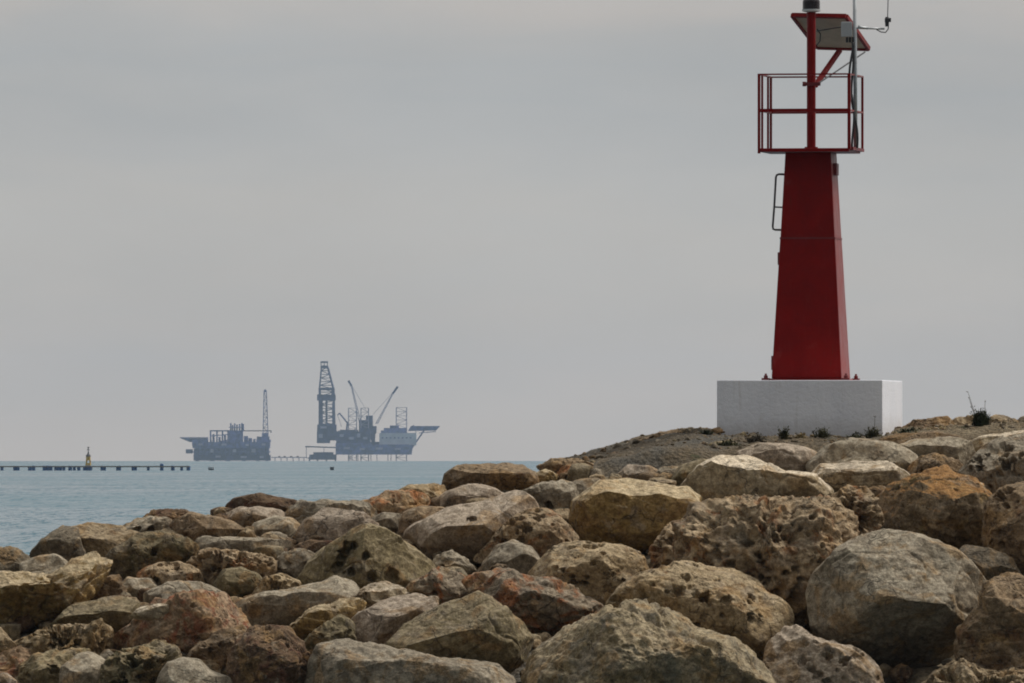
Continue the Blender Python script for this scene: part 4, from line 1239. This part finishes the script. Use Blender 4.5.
# low bridge between the rigs
br = empty('walkway_bridge', rW(288, WL)); tag(br, 'low walkway bridge on short piles, running between the two rigs', 'bridge')
mb = MB(); rbox(mb, 271.5, 457.0, 307, 457.9, -2, 2); mb.build('deck', M_RIGL, br)
for px in (275, 281, 287, 293, 299, 304):
    mb = MB(); rbar(mb, (px, 466), (px, 457.4), .9); mb.build('pile', M_RIGL, br)
for px in (278, 283.5, 290, 296.5):
    mb = MB(); rbox(mb, px, 456, px + 2.4, 457.2, -1, 1); mb.build('pipe_module', M_RIGR, br)

# barge / wellhead platform left of the jack-up
bg = empty('wellhead_platform', rW(322, WL)); tag(bg, 'low wellhead platform with a flat overhead beam, below the tall drilling derrick', 'oil platform')
mb = MB(); rbox(mb, 309, 454.5, 336, 459.8, 20, 40); rbox(mb, 313, 452.2, 333, 454.6, 22, 38)
for px in (309, 317, 326, 335): rbar(mb, (px, 468), (px, 457), 1.4, 22); rbar(mb, (px, 468), (px, 457), 1.4, 38)
mb.build('deck', M_NAVY, bg)
mb = MB(); rbar(mb, (305, 446.6), (337, 447.6), 1.3, 30); rbox(mb, 304.8, 446, 309, 447.4, 27, 33); mb.build('overhead_beam', M_NAVY, bg)
for px, t in ((305.8, 458), (323.5, 453)):
    mb = MB(); rbar(mb, (px, t), (px, 447), .6, 30); mb.build('post', M_NAVY2, bg)
mb = MB(); rbar(mb, (305.8, 458), (310, 458), .8, 30); mb.build('boat_landing', M_NAVY, bg)

# jack-up drilling rig
ju = empty('jack_up_rig', rW(372, WL)); tag(ju, 'drilling rig with tall derrick, raised cranes and helideck, right rig on the horizon', 'drilling rig', 'oil rigs on the horizon')
mb = MB()
rbox(mb, 336, 443, 371, 454.6, -26, 26); rbox(mb, 371, 444.5, 409, 454.6, -26, 26)
mb.frustum([rW(409, 454.6, -22), rW(411.5, 454.6, -20), rW(411.5, 454.6, 20), rW(409, 454.6, 22)], [rW(409, 445, -24), rW(413, 445, -22), rW(413, 445, 22), rW(409, 445, 24)])
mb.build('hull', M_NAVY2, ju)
mb = MB(); rbox(mb, 336.5, 431.5, 370.5, 443.2, -20, 20); rbox(mb, 340, 429.8, 356, 431.6, -16, 14); rbox(mb, 360, 428, 369, 431.6, -14, 14)
for x in np.arange(338, 370, 2.7): rbox(mb, x, 431 - rnd.uniform(0, 2), x + 1.4, 432, -12, 6)
rbox(mb, 370.4, 441.8, 380, 444.7, -16, 16)
mb.build('machinery_house', M_NAVY, ju)
mb = MB(); rbox(mb, 317, 431, 330, 443.2, -8, 8); rbox(mb, 317.3, 424.5, 336.5, 431.2, -9, 9); rbox(mb, 330, 431, 337, 440.5, -8, 8); rbox(mb, 320, 423.5, 335, 424.6, -8, 8)
mb.build('cantilever_base', M_NAVY, ju)
for nm, args in (('jacking_leg', (348.5, 356.5, 470, 348.5, 356.5, 408)), ('jacking_leg', (361, 368.5, 470, 361, 368.5, 408)), ('jacking_leg', (396.2, 406.5, 470, 396.2, 406.5, 407.5))):
    mb = MB(); lattice(mb, *args, 15, .95, 8, 6 if args[0] > 390 else 0, .42); mb.build(nm, M_RIGL, ju)
for px in (350, 352, 358, 371, 377, 388, 391):
    mb = MB(); rbar(mb, (px, 469), (px, 454), .7, -4); mb.build('caisson', M_NAVY2, ju)
dr = MB(); lattice(dr, 319.5, 334.5, 425, 319.8, 333.6, 388, 9, 2.0, 10, 0, .8); rbox(dr, 325.5, 396, 327.5, 425, -1, 1)
rbox(dr, 319, 400, 322.8, 425, -6, 6); rbox(dr, 332.2, 402, 334.8, 425, -6, 6)
lattice(dr, 319.5, 333.5, 389, 321.5, 327.8, 367, 6, 1.5, 10, 0, .7)
derrick = dr.build('derrick', M_NAVY, ju)
mb = MB(); rbox(mb, 317.2, 394.5, 335.6, 400.6, -8, 8); rbox(mb, 318.8, 388, 334.2, 390.2, -7, 7); rbox(mb, 318.6, 388, 321, 395, -6, 6); rbox(mb, 331.5, 389, 334, 395, -6, 6); mb.build('racking_platform', M_NAVY, derrick)
mb = MB(); rbox(mb, 320.6, 361.2, 328, 363, -3, 3); rbox(mb, 320.6, 365.5, 328, 368.5, -3, 3)
for px in (321, 324.3, 327.5): rbar(mb, (px, 366), (px, 362), .8, -2)
mb.build('crown', M_NAVY, derrick)
for x0, y0, w_, h_ in ((340, 434, 4, 3), (349, 437, 5, 2.5), (357.5, 433.5, 3, 4), (363.5, 437, 4, 2.4), (344, 447, 6, 2.2), (360, 448, 5, 2), (376, 447.5, 7, 2), (395, 448, 6, 1.8), (319, 434, 4, 4), (321, 426.5, 6, 2)):
    mb = MB(); rbox(mb, x0, y0, x0 + w_, y0 + h_, -28.5, -26.2); mb.build('deck_module', M_RIGL, ju)
def crane(ped, boom0, boom1, tip, cable):
    mb = MB(); rbox(mb, *ped, -4, 4); c = mb.build('crane', M_NAVY, ju)
    mb = MB()
    for off in (-1.0, 1.0):
        for dy in (-1.4, 1.4): rbar(mb, (boom0[0] + off, boom0[1]), (boom1[0] + off * .4, boom1[1]), .65, dy)
    for i in range(12):
        f, g = i / 12, (i + 1) / 12
        s = 1 if i % 2 else -1
        rbar(mb, (boom0[0] + (boom1[0] - boom0[0]) * f + s, boom0[1] + (boom1[1] - boom0[1]) * f), (boom0[0] + (boom1[0] - boom0[0]) * g - s, boom0[1] + (boom1[1] - boom0[1]) * g), .5)
    mb.build('boom', M_RIGL, c)
    mb = MB(); rbar(mb, boom1, tip, 2.2); mb.build('boom_tip', M_NAVY, c)
    if cable:
        mb = MB(); rbar(mb, *cable, .35); mb.build('stay_cable', M_RIGL, c)
crane((359, 420, 367, 432), (360.5, 424), (351.5, 386), (348.4, 380.6), ((366, 410), (352, 386)))
crane((366.5, 426, 376.5, 433.5), (376.5, 424), (392.5, 394), (397.8, 386.5), ((372.5, 415), (395, 390)))
mb = MB(); rbox(mb, 366, 415.5, 372.8, 427, -4, 4); mb.build('crane_cab', M_NAVY, ju)
mb = MB(); mb.frustum([rW(369, 433, -3), rW(375.5, 433, -3), rW(375.5, 433, 3), rW(369, 433, 3)], [rW(371.5, 442, -2), rW(375, 442, -2), rW(375, 442, 2), rW(371.5, 442, 2)])
mb.build('crane_pedestal', M_NAVY, ju)
mb = MB(); rbar(mb, (347.5, 423), (339.5, 413.2), 1.5); rbar(mb, (339.5, 413), (337.4, 415.5), 1.2); rbar(mb, (337.6, 415), (341.5, 427), .4); rbar(mb, (346.5, 431), (347.5, 422), 1.8)
mb.build('small_crane', M_NAVY2, ju)
ac = MB(); rbox(ac, 379.5, 433, 416.3, 445.6, -20, 20); acm = ac.build('accommodation_block', M_RIGG, ju)
mb = MB(); rbox(mb, 384, 428, 407, 433.1, -16, 12); rbox(mb, 390, 425.5, 399, 428.1, -12, 8); rbox(mb, 381, 430.5, 384, 433.1, -14, 10); mb.build('roof_deck', M_NAVY2, acm)
mb = MB()
for xx in range(382, 414, 4): rbox(mb, xx, 437.2, xx + 1.6, 438.4, -20.3, -20.05)
mb.build('window_band', M_NAVY2, acm)
mb = MB(); mb.frustum([rW(408, 431.0, -11), rW(436, 430.6, -11), rW(436, 430.6, 11), rW(408, 431.0, 11)], [rW(411, 426.0, -13), rW(440, 426.0, -13), rW(440, 426.0, 13), rW(411, 426.0, 13)])
hd = mb.build('helideck', M_NAVY2, ju)
mb = MB(); rbar(mb, (412, 448), (424, 430.5), 1.4, -8); rbar(mb, (412, 448), (424, 430.5), 1.4, 8); rbar(mb, (416, 441), (416, 431), .8, -8); rbar(mb, (410, 428), (414, 425.5), 1.2, 0); rbar(mb, (419, 433), (436, 431.6), .8, -8); mb.build('support_truss', M_NAVY2, hd)

# ------------------------------------------------------------------ float line and buoy
YF = 2700.0
def fW(px, py): return W(px, py, YF)
M_FLOAT = plain('dark_blue_float', (.012, .085, .25), .45, .2, 1.0)
M_BEAM = plain('weathered_timber', (.22, .17, .12), .8, .2, .6)
ra = empty('mussel_raft', fW(95, 470)); tag(ra, 'long low raft of brown beams on dark blue floats, far left on the sea', 'raft')
fs = YF / F
mb = MB()
for dy in (-2.5, 0, 2.5):
    a, b = fW(-60, 466.6), fW(189.5, 466.6)
    mb.box((a.x, YF + dy - .15, a.z - .14), (b.x, YF + dy + .15, a.z + .14))
mb.build('beam', M_BEAM, ra)
rnd = random.Random(5)
for cx0 in (-255, -200, -130, -60, 10, 78, 93, 155, 169, 229, 247, 261, 283, 297, 308, 329, 359, 382, 405, 432, 446, 462, 524, 536, 602, 615, 680, 692, 757, 828, 886, 930, 963):
    px = cx0 / 5.12
    w = rnd.uniform(2.6, 4.0); t = rnd.uniform(465.5, 466.4) if cx0 != 828 else 463.6
    mb = MB(); a, b = fW(px - w / 2, 471.2), fW(px + w / 2, t)
    n = 12
    dy = rnd.choice((-2.5, 0, 2.5)) + .3
    rad = (b.x - a.x) / 2
    mb.lathe([(rad * .8, 0), (rad, .12), (rad, (b.z - a.z) - .12), (rad * .8, b.z - a.z)], ((a.x + b.x) / 2, YF + dy, a.z), n)
    mb.build('float', M_FLOAT, ra)
M_BUOYY = plain('yellow_buoy_paint', (.62, .38, .05), .5, .2, 1.0)
M_BUOYK = plain('black_buoy_paint', (.03, .03, .035), .5, .2, 1.0)
by = empty('marker_buoy', fW(88.3, 471)); tag(by, 'yellow and black marker buoy with a cone topmark, standing behind the raft', 'buoy')
YB = YF + 12
bw = lambda px, py: W(px, py, YB)
c0 = bw(88.3, 471)
hz = lambda py: bw(88.3, py).z - c0.z
rp = lambda p: p * YB / F
mb = MB(); mb.lathe([(rp(3.2), hz(471)), (rp(4.2), hz(469)), (rp(4.2), hz(467)), (rp(3.0), hz(465.6))], c0, 20); mb.build('hull', M_BUOYK, by)
mb = MB()
for a in range(4):
    an = a * math.pi / 2 + .6
    p = c0 + Vector((rp(2.9) * math.cos(an), rp(2.9) * math.sin(an), hz(465.6))); q = c0 + Vector((rp(1.9) * math.cos(an), rp(1.9) * math.sin(an), hz(455.5)))
    mb.bar(p, q, rp(.8))
mb.lathe([(rp(2.4), hz(460.5)), (rp(2.2), hz(456.5))], c0, 12)
mb.lathe([(rp(2.9), hz(465.6)), (rp(2.7), hz(463))], c0, 12)
mb.build('cage', M_BUOYY, by)
mb = MB(); mb.lathe([(rp(2.5), hz(456.4)), (rp(2.5), hz(455.6)), (rp(.9), hz(453.5)), (rp(.5), hz(451.6))], c0, 12); mb.build('light_housing', M_BUOYK, by)
mb = MB(); mb.lathe([(rp(.35), hz(451.8)), (rp(.35), hz(450))], c0, 8); mb.lathe([(rp(1.5), hz(450.2)), (rp(.3), hz(448.4))], c0, 10); mb.lathe([(rp(.3), hz(448.5)), (rp(1.3), hz(447))], c0, 10); mb.build('topmark', M_BUOYK, by)

M_WHITE = plain('white_boat_paint', (.6, .6, .6), .5, .1, 1.0)
def dinghy(px, py, L, mat, label):
    Y = 2750.0
    s = Y / F
    c = W(px, py, Y)
    c.z = -Y * Y / (2 * R_EARTH)
    e = empty('small_boat', c); tag(e, label, 'boat')
    ring = lambda k, z, w: [c + Vector((x * L * s * k, y * w, z + (.12 if abs(x) > .45 and x < 0 else 0))) for x, y in ((-.5, 0), (-.3, -.7), (.2, -.85), (.5, -.6), (.5, .6), (.2, .85), (-.3, .7))]
    m_ = MB(); m_.frustum(ring(.8, -.2, .6), ring(1, .3, 1)); m_.build('hull', M_BUOYK, e)
    m_ = MB(); m_.frustum(ring(.97, .302, .96), ring(1.0, .75, 1)); m_.build('gunwale', mat, e)
dinghy(211, 470.4, 6.0, M_WHITE, 'tiny pale boat with a dark hull on the sea below the production platform')
dinghy(332, 471.2, 4.2, M_STEEL, 'tiny dark boat on the sea below the tall derrick')

# ------------------------------------------------------------------ sea haze
hz_m = bpy.data.materials.new('sea_haze')
hz_m.use_nodes = True
nt = hz_m.node_tree
nt.nodes.clear()
ho = nt.nodes.new('ShaderNodeOutputMaterial')
hv = nt.nodes.new('ShaderNodeVolumePrincipled')
hv.inputs['Color'].default_value = (.62, .80, 1.0, 1)
hv.inputs['Density'].default_value = 0.000037
hv.inputs['Anisotropy'].default_value = 0.2
nt.links.new(hv.outputs[0], ho.inputs['Volume'])
hb = MB(); hb.box((-15500, -15500, -20.5), (15500, 15500, 125))
hb_o = hb.build('haze', hz_m); tag(hb_o, kind='stuff')
